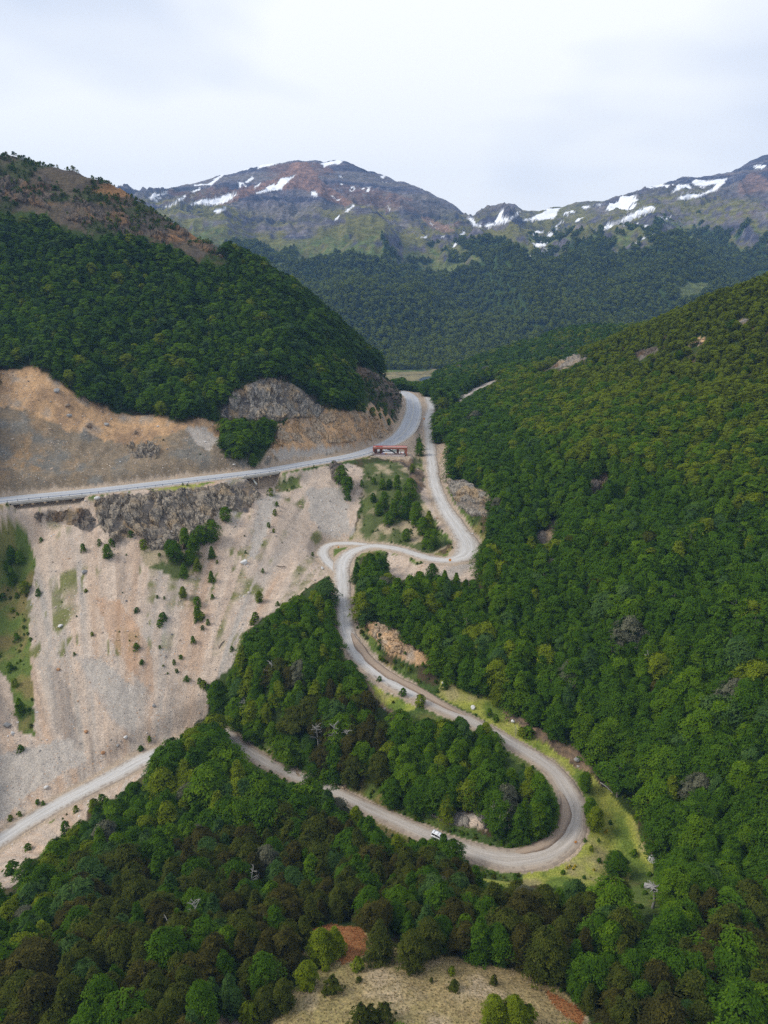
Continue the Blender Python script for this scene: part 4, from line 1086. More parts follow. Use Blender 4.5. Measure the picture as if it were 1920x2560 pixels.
for place, items in SINGLE_TREES:
    rk = spread(items)
    for (u, v, H), k in zip(items, rk):
        p = hit(u, v)
        ti = near_tree_tint(u, v); fo = ('cone', 'dome', 'tall')[int(u * 3 + v) % 3]
        if (fo, ti) not in CROWN: fo = 'dome'
        e, _, _ = tree(p.x, p.y, p.z - .1, H, 1.15 if H < 8 else 1.0, (u * .37) % 6.28, fo, ti)
        tag(e, f"{TSIZE(H, ('low', 'medium', 'tall', 6, 9))} {TINTS[ti]} tree, {ORD[k]} from left on {place}", 'tree', f"single trees on {place}")
BUSHREF = {}
def shrub(x, y, z, H, rz, ti, wd=1.0):
    e = link('shrub', None); e.location = (x, y, z); e.rotation_euler = (0, 0, rz); e.scale = (H * wd, H * wd, H); e.empty_display_size = .1
    f_ = link('foliage', BUSH[ti][int(x * 5) % 2], e); s_ = link('stem', STEM, e)
    BUSHREF.setdefault(ti, f_)
    return e
for place, items in SINGLE_SHRUBS:
    rk = spread(items)
    for (u, v, H), k in zip(items, rk):
        p = hit(u, v); ti = near_tree_tint(u + 3, v)
        e = shrub(p.x, p.y, p.z - .08 * H, H, (u * .61) % 6.28, ti, .72 + .4 * ((u * 13 + v * 7) % 10) / 10)
        tag(e, f"{TSIZE(H, ('tiny', 'small', 'large', 2.0, 3.4))} {TINTS[ti]} shrub, {ORD[k]} from left on {place}", 'shrub', f"shrubs on {place}")

# low growth nobody could count: verges, gully, crest of the left hill, edges of the woods
m = np.isin(CLS, (GRASS, VERGE, SCRUB)) & (YY < 470)
pr = np.zeros(CLS.shape)
pr[CLS == GRASS] = .050; pr[CLS == VERGE] = .014; pr[CLS == SCRUB] = .030; pr[CLS == SCREE] = .005 * (STRK2 > .5)[CLS == SCREE]; pr[CLS == STRAW] = .003; pr[CLS == DEBRIS] = .0004
pr *= (DROAD > .8) * (fbm(XX / 8, YY / 8, 231, 3) > .42) * np.clip(YY / 230, .35, 3.0) ** 2 * 1.2
pr[(CLS == BROWN) & (YY > 420)] = .34 * (fbm(XX / 15, ZZ / 9, 88, 3) > .43)[(CLS == BROWN) & (YY > 420)]
pr[(CLS == FOREST) & (DROAD > 1.5) & (YY < 300)] = .02
pr[LOWLEG] = np.maximum(pr[LOWLEG], .09)
U2, V2, _ = project(XX, YY, ZZ)
pr[inpoly(U2, V2, [(795,1300),(830,1380),(900,1430),(970,1470),(950,1500),(880,1470),(800,1420),(765,1350),(760,1290)]) & (DROAD > 1)] += .10
pr[inpoly(U2, V2, [(480,1575),(560,1610),(640,1650),(760,1715),(900,1770),(1040,1800),(1200,1770),(1210,1800),(1100,1830),(960,1800),(800,1735),(620,1660)]) & (DROAD > .8)] += .07
pk = rng.random(CLS.shape) < pr
lx, ly = XX[pk] + rng.uniform(-.4, .4, pk.sum()), YY[pk] + rng.uniform(-.4, .4, pk.sum())
lz = hgt(lx, ly); nl = len(lx)
lh = rng.uniform(.35, 1.5, nl) * np.where(cls_at(lx, ly)[0] == SCREE, .6, 1.0) * np.where(ly > 420, 1.8, 1.0)
bk = sorted(BUSHREF)
lv = np.array([bk.index(t) for t in rng.choice([0, 1, 2, 4] if 4 in bk else [0, 1, 2], nl, p=[.4, .3, .2, .1] if 4 in bk else None)])
scatter('undergrowth', np.stack([lx, ly, lz + np.where(ly > 420, .7, -.05)], 1), np.stack([0 * lx, 0 * lx, rng.uniform(0, 6.28, nl)], 1), np.stack([lh * 1.1, lh * 1.1, lh], 1), lv, [BUSHREF[k] for k in bk],
        'low green undergrowth along the road verges, gully and hill crest', 'undergrowth')

# ------------------------------------------------------------------ stones lying in the scree: one mesh
def stone_material(name, stops, attr=None):
    m, nt, b = new_mat(name, 0.9, 0.15)
    if attr:
        a = N(nt, 'ShaderNodeAttribute', attribute_name=attr); src = a.outputs['Fac']
        col = ramp(nt, src, stops)
    else:
        tcn = N(nt, 'ShaderNodeTexCoord')
        col = ramp(nt, noise(nt, tcn.outputs['Object'], 2.6, 5.0, .65), stops)
    L(nt, col, b.inputs['Base Color'])
    return m
ico = bmesh.new(); bmesh.ops.create_icosphere(ico, subdivisions=1, radius=1.0)
IV = np.array([v.co[:] for v in ico.verts]); IF = np.array([[v.index for v in f.verts] for f in ico.faces]); ico.free()
pr = np.zeros(CLS.shape)
pr[CLS == SCREE] = .05; pr[CLS == GREY] = .03; pr[CLS == ORANGE] = .035; pr[CLS == DEBRIS] = .03; pr[CLS == PACKED] = .008; pr[CLS == BROWN] = .02; pr[CLS == ROCK] = .02
area = np.clip(YY / 230.0, .4, 2.2) ** 2
pr *= area * (YY < 480) * (DROAD > 0.2) * (0.3 + 1.6 * (STRK2 > .5) + 1.2 * (fbm(XX / 6, YY / 6, 241, 3) > .55))
pk = rng.random(CLS.shape) < pr * 1.3
qx, qy = XX[pk] + rng.uniform(-.4, .4, pk.sum()), YY[pk] + rng.uniform(-.4, .4, pk.sum()); qz = hgt(qx, qy)
nq = len(qx)
qs = .07 + .42 * rng.random(nq) ** 8 + .09 * rng.random(nq)
qs *= np.where(qy > 300, 1.35, 1.0)
sq = rng.uniform(.6, 1.4, (nq, 1, 3)) * np.array([1, 1, .7])
V = IV[None] * (1 + rng.uniform(-.25, .25, (nq, 12, 1))[:, :len(IV)] if len(IV) == 12 else IV[None] * (1 + rng.uniform(-.22, .22, (nq, len(IV), 1))))
V = V * sq * qs[:, None, None]
V = V + np.stack([qx, qy, qz + .05 * qs], 1)[:, None]
Fq = (IF[None] + (np.arange(nq) * len(IV))[:, None, None]).reshape(-1, 3)
me = mesh_np('loose_stones', V.reshape(-1, 3), Fq, stone_material('loose_stone', [(0.0, (.17,.155,.15)), (0.25, (.31,.285,.26)), (0.5, (.44,.36,.29)), (0.72, (.42,.27,.16)), (0.88, (.50,.46,.42)), (1.0, (.68,.66,.64))], 'hue'), {'hue': np.repeat(rng.random(nq), len(IV))})
tag(link('loose_stones', me), 'loose grey, tan and rust coloured stones strewn over the scree', 'stones', kind='stuff')

# straw tufts of the near clearing: one mesh
pr = np.where(CLS == STRAW, .36, 0.0) + np.where(CLS == BRACKEN, .45, 0.0)
pk = rng.random(CLS.shape) < pr
tx, ty = XX[pk] + rng.uniform(-.25, .25, pk.sum()), YY[pk] + rng.uniform(-.25, .25, pk.sum()); tz = hgt(tx, ty); ntf = len(tx)
nb = 9
a = rng.uniform(0, 6.28, (ntf, nb)); hh = rng.uniform(.14, .34, (ntf, nb)); ln = rng.uniform(.08, .30, (ntf, nb)); wd = rng.uniform(.03, .06, (ntf, nb))
ca, sa = np.cos(a), np.sin(a)
b0 = np.stack([tx[:, None] - sa * wd, ty[:, None] + ca * wd, np.repeat(tz[:, None] - .03, nb, 1)], -1)
b1 = np.stack([tx[:, None] + sa * wd, ty[:, None] - ca * wd, np.repeat(tz[:, None] - .03, nb, 1)], -1)
tp = np.stack([tx[:, None] + ca * ln, ty[:, None] + sa * ln, tz[:, None] + hh], -1)
V = np.stack([b0, b1, tp], 2).reshape(-1, 3)
isb = cls_at(tx, ty)[0] == BRACKEN
hue = np.where(isb, .9, rng.random(ntf) * .68)
me = mesh_np('dry_grass', V, np.arange(len(V)).reshape(-1, 3), stone_material('dry_blades', [(0.0, (.20,.17,.06)), (0.3, (.30,.23,.11)), (0.55, (.42,.33,.19)), (0.7, (.46,.38,.25)), (0.86, (.40,.15,.05)), (1.0, (.36,.13,.04))], 'hue'), {'hue': np.repeat(hue, nb * 3)})
tag(link('dry_grass', me), 'pale straw grass and rust red bracken in the foreground clearing', 'grass', kind='stuff')

# ------------------------------------------------------------------ bare rock standing out of the slopes
def rock_material(name, dark, mid_, light, warm):
    m, nt, b = new_mat(name, 0.92, 0.15)
    geo = N(nt, 'ShaderNodeNewGeometry'); pos = geo.outputs['Position']
    mpn = N(nt, 'ShaderNodeMapping'); mpn.inputs['Scale'].default_value = (.8, .8, .35); mpn.inputs['Rotation'].default_value = (.25, -.35, .3)
    L(nt, pos, mpn.inputs['Vector'])
    a = noise(nt, mpn.outputs['Vector'], .55, 8.0, .7, .9)
    c1 = ramp(nt, a, [(0.30, dark), (0.45, mid_), (0.56, light), (0.66, mid_), (0.75, dark)])
    w1 = noise(nt, pos, .09, 4.0, .6)
    col = mixc(nt, ramp(nt, w1, [(0.48, (0,)*3), (0.62, (.75,)*3)]), c1, warm + (1,))
    f = noise(nt, pos, 2.4, 5.0, .7)
    col = mixc(nt, 1.0, col, ramp(nt, f, [(0.3, (.55,.55,.56)), (0.5, (1,1,1)), (0.7, (1.4,1.36,1.3))]), 'MULTIPLY')
    L(nt, col, b.inputs['Base Color'])
    mv = N(nt, 'ShaderNodeMapping'); mv.inputs['Scale'].default_value = (.75, .75, .3); mv.inputs['Rotation'].default_value = (.2, -.3, .2); L(nt, pos, mv.inputs['Vector'])
    ve = N(nt, 'ShaderNodeTexVoronoi', feature='DISTANCE_TO_EDGE', Scale=1.0); L(nt, mixc(nt, .18, mv.outputs['Vector'], N(nt, 'ShaderNodeTexNoise', Scale=.8).outputs['Color']), ve.inputs['Vector'])
    col = mixc(nt, 1.0, col, ramp(nt, ve.outputs['Distance'], [(0.0, (.35,.35,.36)), (0.05, (.8,.8,.8)), (0.14, (1.05,1.04,1.02))]), 'MULTIPLY')
    L(nt, col, b.inputs['Base Color'])
    bp = N(nt, 'ShaderNodeBump', Strength=1.0, Distance=1.0); L(nt, math_(nt, 'ADD', a, math_(nt, 'MULTIPLY', f, .35)), bp.inputs['Height'])
    L(nt, bp.outputs['Normal'], b.inputs['Normal'])
    return m
RK_DARK = rock_material('rock_dark', (.105,.095,.085), (.225,.195,.158), (.355,.30,.23), (.34,.25,.15))
RK_GREY = rock_material('rock_grey', (.10,.095,.095), (.22,.205,.185), (.36,.32,.265), (.36,.25,.13))
RK_BROWN = rock_material('rock_brown', (.075,.065,.058), (.14,.118,.098), (.22,.18,.138), (.24,.145,.07))
RK_CREST = rock_material('rock_crest', (.045,.04,.036), (.085,.07,.056), (.15,.12,.09), (.18,.10,.042))
RK_TAN = rock_material('rock_tan', (.20,.15,.105), (.36,.265,.175), (.46,.37,.27), (.42,.255,.12))
def vhit(U, V):
    sh = U.shape; U = U.ravel(); V = V.ravel()
    ys = np.exp(np.linspace(math.log(120), math.log(800), 1400))
    out = np.empty((len(U), 3))
    for i in range(0, len(U), 1500):
        a = (U[i:i + 1500] - CU) / F_PX; b_ = (CV - V[i:i + 1500]) / F_PX
        dx, dy, dz = a, CP + b_ * SP, -SP + b_ * CP
        t = ys[None] / dy[:, None]
        X_, Z_ = t * dx[:, None], t * dz[:, None]
        below = Z_ < hgt(X_, np.repeat(ys[None], len(a), 0))
        k = below.argmax(1); k = np.where(below.any(1), k, len(ys) - 1)
        r = np.arange(len(a))
        out[i:i + 1500] = np.stack([X_[r, k], ys[k], hgt(X_[r, k], ys[k])], 1)
    return out.reshape(sh + (3,))
def outcrop(poly, mat, label, amp, scale, step=2.0, lift=0.3, blocky=.5, seed=0):
    pu = [p[0] for p in poly]; pv = [p[1] for p in poly]
    u = np.arange(min(pu) - 4, max(pu) + 5, step); v = np.arange(min(pv) - 4, max(pv) + 5, step * .8)
    U, V = np.meshgrid(u, v)
    Pp = vhit(U, V)
    ins = inpoly(U + 5 * (fbm(U / 9, V / 9, 301 + seed, 3) - .5) * 2, V + 5 * (fbm(U / 9, V / 9, 303 + seed, 3) - .5) * 2, poly).astype(float)
    e = blur(ins, 5) * ins + .0
    e = sstep(.15, .95, e)
    X, Y, Z = Pp[..., 0], Pp[..., 1], Pp[..., 2]
    gxn = (hgt(X + 2.5, Y) - hgt(X - 2.5, Y)) / 5; gyn = (hgt(X, Y + 2.5) - hgt(X, Y - 2.5)) / 5
    nl = np.sqrt(gxn ** 2 + gyn ** 2 + 1)
    nx, ny, nz_ = -gxn / nl, -gyn / nl, 1 / nl
    s = scale
    aa, bb = (X * .9 + Y * .45), Z * 1.0 + Y * .35
    wrp = (fbm(aa / s, bb / s, 311 + seed, 3) - .5) * s * .8
    def cells(sx, sz, sd):
        gx_, gz_ = (aa + wrp) / sx, (bb + .5 * wrp + .25 * aa) / sz
        ix, iz = np.floor(gx_), np.floor(gz_); best_, bid, b2 = np.full(gx_.shape, 9.0), np.zeros(gx_.shape), np.full(gx_.shape, 9.0)
        for di in (-1, 0, 1):
            for dj in (-1, 0, 1):
                jx, jz = ix + di, iz + dj
                px_, pz_ = jx + .15 + .7 * _h(jx, jz, sd), jz + .15 + .7 * _h(jx, jz, sd + 5)
                dd_ = np.hypot(gx_ - px_, gz_ - pz_); m_ = dd_ < best_
                b2 = np.where(m_, best_, np.minimum(b2, dd_)); bid = np.where(m_, _h(jx, jz, sd + 9) + .35 * (_h(jx, jz, sd + 11) - .5) * (gx_ - px_) * 2, bid); best_ = np.where(m_, dd_, best_)
        return bid, np.clip((b2 - best_) / .12, 0, 1)
    i1, e1 = cells(s * .42, s * .95, 321 + seed); i2, e2 = cells(s * .15, s * .30, 341 + seed)
    r2 = fbm((X - .3 * Z) / (s * .25), (Z * 1.0 + Y * .6) / (s * .35), 315 + seed, 3)
    d = amp * (.75 * i1 + .30 * i2 - .45) - amp * .16 * (1 - e1) - amp * .08 * (1 - e2) + amp * .2 * (r2 - .5)
    d = (lift + d) * e - .9 * (1 - e)
    X, Y, Z = X + nx * d, Y + ny * d, Z + nz_ * d
    # keep only the cells that touch the rock
    keep = blur(ins, 3) > .02
    nr, nc = X.shape
    idx = np.arange(nr * nc).reshape(nr, nc)
    k4 = keep[:-1, :-1] & keep[:-1, 1:] & keep[1:, 1:] & keep[1:, :-1]
    dep = np.hypot(np.diff(Pp[:-1, :, 1], axis=1), 0) + np.hypot(np.diff(Pp[:, :-1, 1], axis=0), 0)
    k4 &= dep < 26
    f = np.stack([idx[:-1, :-1], idx[1:, :-1], idx[1:, 1:], idx[:-1, 1:]], -1)[k4]
    used = np.unique(f); mp_ = np.full(nr * nc, -1); mp_[used] = np.arange(len(used))
    me = mesh_np('rock_outcrop', np.stack([X, Y, Z], -1).reshape(-1, 3)[used], mp_[f], mat)
    return tag(link('rock_outcrop', me), label, 'rock')
outcrop([(196,1076),(330,1064),(470,1052),(545,1046),(562,1072),(532,1108),(475,1104),(445,1160),(400,1187),(330,1190),(290,1152),(262,1150),(248,1178),(215,1135)], RK_DARK, 'long dark grey cliff under the guardrail above the scree', 4.6, 9, 1.6, .5, .5, 1)
outcrop([(60,1112),(190,1098),(215,1132),(190,1152),(150,1132),(90,1132)], RK_BROWN, 'broken brown ledge under the left bridge span', 2.2, 6, 1.8, .2, .5, 2)
outcrop([(478,862),(500,848),(520,842),(560,822),(585,818),(640,836),(668,862),(700,880),(690,905),(620,906),(580,916),(520,905),(478,908)], RK_GREY, 'tall grey rock wall with vertical cracks under the left forest', 5.0, 10, 1.6, .6, .55, 3)
outcrop([(268,968),(300,954),(330,958),(348,975),(336,992),(290,988)], RK_DARK, 'dark overhanging rock in the tan road cut', 3.4, 6, 1.6, .8, .5, 4)
outcrop([(600,915),(700,892),(770,888),(820,905),(850,925),(842,942),(760,958),(650,962),(590,970),(570,955)], RK_TAN, 'tan and rust banded cut bank above the paved road', 2.2, 8, 1.8, .2, .6, 5)
outcrop([(962,1034),(1000,1042),(1062,1074),(1068,1120),(1022,1114),(985,1094)], RK_GREY, 'grey rock face right of the upper gravel road', 4.2, 7, 1.5, .7, .5, 6)
outcrop([(762,785),(800,802),(850,828),(866,848),(866,876),(845,862),(800,838),(775,812)], RK_BROWN, 'dark brown rock nose where the paved road bends out of sight', 3.6, 9, 1.6, .4, .5, 7)
outcrop([(1198,778),(1232,762),(1270,772),(1245,790),(1210,802)], RK_GREY, 'biggest grey knob on the crest of the right hill', 3.0, 6, 1.5, .4, .5, 8)
outcrop([(1148,802),(1180,788),(1212,782),(1200,796),(1160,810)], RK_CREST, 'brown rock ledge left of the biggest crest knob', 1.8, 5, 1.5, .1, .5, 9)
outcrop([(1338,768),(1380,752),(1425,746),(1415,762),(1370,775),(1345,780)], RK_CREST, 'brown slab just under the right hill crest', 1.8, 5, 1.5, .1, .5, 10)
outcrop([(1478,744),(1500,732),(1532,734),(1520,748),(1492,754)], RK_BROWN, 'brown boulder patch in scrub high on the right hill', 1.6, 5, 1.5, .1, .5, 11)
outcrop([(1585,700),(1600,690),(1625,684),(1612,697),(1594,706)], RK_GREY, 'small grey slab near the right edge of the hill crest', 1.6, 5, 1.5, .1, .5, 12)
outcrop([(1258,1056),(1285,1028),(1312,1014),(1320,1036),(1285,1062),(1264,1072)], RK_BROWN, 'mossy orange brown rock amid the right hillside forest', 2.6, 8, 1.5, .8, .5, 13)
outcrop([(905,1740),(960,1752),(1050,1762),(1052,1792),(985,1786),(930,1764)], RK_GREY, 'pale broken rock bank under the island wood', 1.6, 4, 1.6, .2, .5, 14)
outcrop([(630,1650),(680,1650),(740,1680),(760,1712),(700,1700),(640,1680)], RK_TAN, 'pinkish earth bank under the dead trees of the island', 1.4, 4, 1.6, .1, .5, 15)
outcrop([(785,1336),(830,1350),(860,1368),(900,1402),(880,1420),(840,1408),(800,1372)], RK_TAN, 'orange earth bank behind the middle gravel road', 1.6, 5, 1.6, .3, .5, 16)
outcrop([(708,1005),(722,998),(740,1002),(748,1028),(735,1046),(715,1035)], RK_BROWN, 'small brown crag beside the guardrail left of the lookout', 2.4, 5, 1.4, 1.0, .5, 17)
outcrop([(-10,372),(90,395),(180,430),(270,462),(360,505),(395,540),(330,520),(230,495),(130,475),(60,440),(-10,440)], RK_CREST, 'rusty brown crags along the upper left hill', 4.5, 14, 2.2, -.2, .5, 18)
outcrop([(360,480),(420,488),(485,540),(488,560),(440,545),(390,520)], RK_CREST, 'dark crag at the right end of the left hill crest', 5.0, 12, 2.0, .2, .5, 19)

# ------------------------------------------------------------------ boulders
ST_WHITE = stone_material('stone_white', [(0.3, (.50,.48,.45)), (0.7, (.72,.70,.67))])
ST_GREY = stone_material('stone_grey', [(0.3, (.20,.195,.19)), (0.7, (.40,.385,.365))])
ST_BROWN = stone_material('stone_brown', [(0.3, (.14,.105,.08)), (0.7, (.34,.255,.18))])
ST_RUST = stone_material('stone_rust', [(0.3, (.30,.15,.07)), (0.7, (.50,.28,.14))])
def boulder_mesh(seed, mat):
    bm = bmesh.new(); bmesh.ops.create_icosphere(bm, subdivisions=3, radius=1.0)
    g = np.random.default_rng(seed)
    planes = [(Vector(g.normal(0, 1, 3)).normalized(), g.uniform(.55, .9)) for _ in range(9)]
    for v in bm.verts:
        for n_v, dd in planes:
            k = v.co.dot(n_v)
            if k > dd: v.co -= n_v * (k - dd)
        v.co *= 1 + .10 * (float(vnoise(v.co.x * 3 + seed, v.co.y * 3 + v.co.z * 2, seed)) - .5)
    me = bpy.data.meshes.new('boulder'); bm.to_mesh(me); bm.free(); me.materials.append(mat)
    return me
BOULD = [(1022,1530,.95,ST_WHITE,'white boulder on the verge beside the middle gravel road'),(1410,1858,1.5,ST_WHITE,'pale flat boulder at the top of the yellow verge near the broken dead tree'),
 (124,849,1.9,ST_GREY,'grey block high in the orange road cut'),(193,922,2.2,ST_BROWN,'flat brown slab halfway down the orange road cut'),(146,878,1.5,ST_BROWN,'brown boulder below the grey block of the road cut'),(150,900,1.5,ST_GREY,'dark boulder between two brown slabs of the road cut'),(230,918,1.3,ST_GREY,'small grey boulder right of the flat brown slab'),(293,937,1.3,ST_BROWN,'brown boulder at the right end of the orange road cut'),
 (210,1079,1.4,ST_WHITE,'white slab at the right end of the left bridge span'),(527,1217,1.5,ST_WHITE,'white boulder at the foot of the grey scree chute'),(131,1355,1.2,ST_WHITE,'pale boulder on the left of the scree'),(16,1570,1.6,ST_GREY,'grey boulder at the left edge under the green strip'),(101,1704,1.0,ST_WHITE,'white stone just above the lower left road'),
 (696,1229,1.0,ST_WHITE,'white stone beside the little gravel loop'),(183,1238,1.2,ST_GREY,'grey stone on the scree below the left cliff'),(127,1449,.9,ST_RUST,'rusty orange stone on the left scree'),(187,1582,.9,ST_RUST,'orange stone low on the scree near the road'),(28,1585,.9,ST_WHITE,'tall white stone by the left edge of the scree'),(333,1526,.8,ST_GREY,'grey stone low on the right of the scree'),(223,1629,.9,ST_RUST,'reddish stone right above the lower left road'),
 (272,1594,.9,ST_WHITE,'white stone at the lower end of the scree'),(255,1613,.7,ST_GREY,'last small grey stone above the road bend'),(958,1478,.8,ST_WHITE,'white stone at the wood edge by the middle road'),(1108,1560,.8,ST_WHITE,'white stone on the verge near the dead shrub'),(1247,1642,1.1,ST_GREY,'grey stone under the right slope by the verge')]
for i, (u, v, s_, mt, lb) in enumerate(BOULD):
    p = hit(u, v)
    o = link('boulder', boulder_mesh(500 + i, mt)); g = np.random.default_rng(i)
    o.location = (p.x, p.y, p.z + s_ * .28); o.rotation_euler = (g.uniform(-.3, .3), g.uniform(-.3, .3), g.uniform(0, 6)); o.scale = (s_ * g.uniform(.85, 1.2), s_ * g.uniform(.7, 1.0), s_ * g.uniform(.6, .85))
    tag(o, lb, 'boulder', 'boulders on the slopes')

# ------------------------------------------------------------------ dead trees and fallen wood
def wood_material(name, a, b_):
    m, nt, b = new_mat(name, 0.9, 0.1)
    tcn = N(nt, 'ShaderNodeTexCoord'); mpn = N(nt, 'ShaderNodeMapping'); mpn.inputs['Scale'].default_value = (8, 8, 1.5); L(nt, tcn.outputs['Object'], mpn.inputs['Vector'])
    L(nt, ramp(nt, noise(nt, mpn.outputs['Vector'], 1.4, 4.0), [(0.3, a), (0.7, b_)]), b.inputs['Base Color'])
    return m
WD_PALE = wood_material('dead_wood', (.22,.205,.185), (.42,.40,.37))
WD_BROWN = wood_material('old_wood', (.15,.11,.08), (.34,.27,.21))
def snag(u, v, H, label, seed, mat=WD_PALE, twigs=16, lean=0.0, name='dead_tree'):
    p = hit(u, v)
    g = np.random.default_rng(seed)
    e = link(name, None); e.location = p; e.rotation_euler = (lean * g.uniform(-1, 1), lean * g.uniform(-1, 1), g.uniform(0, 6)); e.empty_display_size = .1
    tpt = np.array([g.normal(0, .05) * H, g.normal(0, .05) * H, H])
    V, F = tube((0, 0, -.4), tpt, .024 * H, .006 * H, 8, (g.normal(0, .03) * H, g.normal(0, .03) * H, 0), 6)
    link('trunk', mesh_np('trunk', V, F, mat, smooth=True), e)
    parts = []
    for i in range(twigs):
        t = g.uniform(.35, .98); a = i * 2.4 + g.uniform(-.4, .4); l = H * .26 * (1.15 - t * .6) * g.uniform(.6, 1.1)
        b0 = tpt * t; b1 = b0 + np.array([math.cos(a) * l, math.sin(a) * l, l * g.uniform(.1, .8)])
        parts.append(tube(b0, b1, .009 * H, .003 * H, 5, (0, 0, l * .12), 3))
        for j in range(3):
            q = b0 + (b1 - b0) * g.uniform(.4, .9); a2 = a + g.uniform(-1.2, 1.2); l2 = l * g.uniform(.25, .5)
            parts.append(tube(q, q + np.array([math.cos(a2) * l2, math.sin(a2) * l2, l2 * g.uniform(.1, .9)]), .004 * H, .0015 * H, 4))
    if parts:
        V, F = merge(parts); link('branches', mesh_np('branches', V, F, mat, smooth=True), e)
    return tag(e, label, 'dead tree', 'dead trees')
for i, a in enumerate([(586,1490,11,'white forked snag high in the island wood'),(535,1572,11,'grey lichened snag at the left of the island wood'),(578,1622,7,'leaning dead trunk over the lower road at the island edge'),(690,1628,11,'pale snag left of a twisted pair in the island wood'),(731,1622,11,'tallest twisted white snag in the island wood'),(748,1640,10,'twisted white snag right of the tallest one in the island'),
   (222,1925,8,'bare grey snag in the wood under the lower left road'),(424,2020,8.5,'white twiggy snag in the middle of the foreground wood'),(204,2120,8,'pinkish grey dead crown in the lower left wood'),(365,2060,8,'grey dead crown in the brown foreground wood'),(540,1945,8,'thin grey snag low in the foreground wood'),(1540,1190,9,'grey snag in a dark gap on the right hillside'),(1494,1312,9,'left snag of a pair in a forest gap on the right hillside'),(1523,1312,9,'right snag of a pair in a forest gap on the right hillside'),
   (1391,1475,10,'pale dead crown in the lower right hillside forest'),(1584,1460,9,'dead snag near the right edge of the hillside forest'),(1250,1455,9,'grey snag at the left part of the right hillside'),(1113,1590,3.5,'white dead shrub on the verge by the middle road'),(1560,1690,9,'broken pale snag at the far right above the lowest bend'),(700,2082,4,'small white dead stem at the edge of the straw clearing'),(1655,1890,8,'grey dead branches at the right edge of the picture')]):
    snag(a[0], a[1], a[2], a[3], 700 + i, lean=.6 if 'leaning' in a[3] else .1)
for i, (u, v, H, lb) in enumerate([(1009,1312,11,'tall bare brown trunk under the upper hairpin'),(1008,1392,10,'bare brown trunk below the taller one under the hairpin'),(997,1478,5,'short pale stump at the wood edge by the middle road'),(1036,1482,6,'left of two thin white trunks at the wood edge'),(1041,1482,5.5,'right of two thin white trunks at the wood edge')]):
    snag(u, v, H, lb, 760 + i, WD_BROWN if i < 2 else WD_PALE, twigs=3, name='bare_trunk')
def log_(u, v, L_, rz, label, r=.22, mat=WD_PALE, seed=0):
    p = hit(u, v); g = np.random.default_rng(seed)
    dx, dy = math.cos(rz) * L_ / 2, math.sin(rz) * L_ / 2
    z0, z1 = float(hgt(p.x - dx, p.y - dy)) + r * .7, float(hgt(p.x + dx, p.y + dy)) + r * .7
    parts = [tube((-dx, -dy, z0 - p.z), (dx, dy, z1 - p.z), r, r * .55, 9, (g.normal(0, .3), g.normal(0, .3), .1), 6)]
    for k in range(3):
        t = g.uniform(.3, .95); a = rz + g.uniform(.5, 1.2) * (1 if k % 2 else -1); l = L_ * g.uniform(.12, .25)
        b0 = np.array([-dx + 2 * dx * t, -dy + 2 * dy * t, (z0 + (z1 - z0) * t) - p.z])
        parts.append(tube(b0, b0 + np.array([math.cos(a) * l, math.sin(a) * l, .5]), r * .4, r * .15, 6))
    V, F = merge(parts)
    o = link('fallen_log', mesh_np('fallen_log', V, F, mat, smooth=True)); o.location = p
    return tag(o, label, 'log', 'fallen logs')
log_(1310, 1704, 4.6, -1.0, 'white fallen log on the yellow verge right of the bend', .2, WD_PALE, 1)
log_(607, 1224, 3.5, .3, 'dark fallen log at the right edge of the scree', .25, WD_BROWN, 3)
log_(478, 1394, 3.0, 1.1, 'red brown fallen log low on the right of the scree', .25, WD_BROWN, 4)
log_(782, 1045, 5.0, 1.2, 'pale straight log in the gully left of the lookout trees', .16, WD_PALE, 5)
# tall dead tree whose broken top is a tangle of limbs with a slab of split wood
p = hit(1409, 1962)
e = link('dead_tree', None); e.location = (p.x, p.y, p.z - .2); e.empty_display_size = .1
tag(e, 'tall grey dead tree with a broken tangled top beside the yellow verge', 'dead tree', 'dead trees')
H_ = 1.0
for _ in range(60):
    if project(p.x - .06 * H_, p.y, p.z + H_)[1] <= 1918: break
    H_ += .25
tp_ = np.array([-.06 * H_, 0, H_])
V, F = tube((0, 0, 0), tp_, .30, .24, 10, (.35, 0, 0), 7); link('trunk', mesh_np('trunk', V, F, WD_PALE, smooth=True), e)
parts = []; g = np.random.default_rng(5)
for i in range(20):
    a = g.uniform(0, 6.28); l = g.uniform(.7, 2.0)
    b0 = tp_ + np.array([g.normal(0, .35), g.normal(0, .35), g.uniform(-.3, .5)])
    parts.append(tube(b0, b0 + np.array([math.cos(a) * l, math.sin(a) * l * .8, g.uniform(-.3, 1.2)]), g.uniform(.08, .15), .03, 6, (g.normal(0, .2), g.normal(0, .2), .15), 4))
V, F = merge(parts); link('branches', mesh_np('branches', V, F, WD_PALE, smooth=True), e)
bm = bmesh.new(); bmesh.ops.create_cube(bm, size=1.0, matrix=Matrix.Translation(Vector(tp_) + Vector((-.75, .1, .35))) @ Matrix.Rotation(-.45, 4, 'Z') @ Matrix.Rotation(.3, 4, 'X') @ Matrix.Diagonal((2.2, .95, .35, 1)))
bmesh.ops.bevel(bm, geom=bm.edges[:], offset=.07, segments=2, affect='EDGES')
me = bpy.data.meshes.new('broken_limb'); bm.to_mesh(me); bm.free(); me.materials.append(WD_PALE); link('broken_limb', me, e)

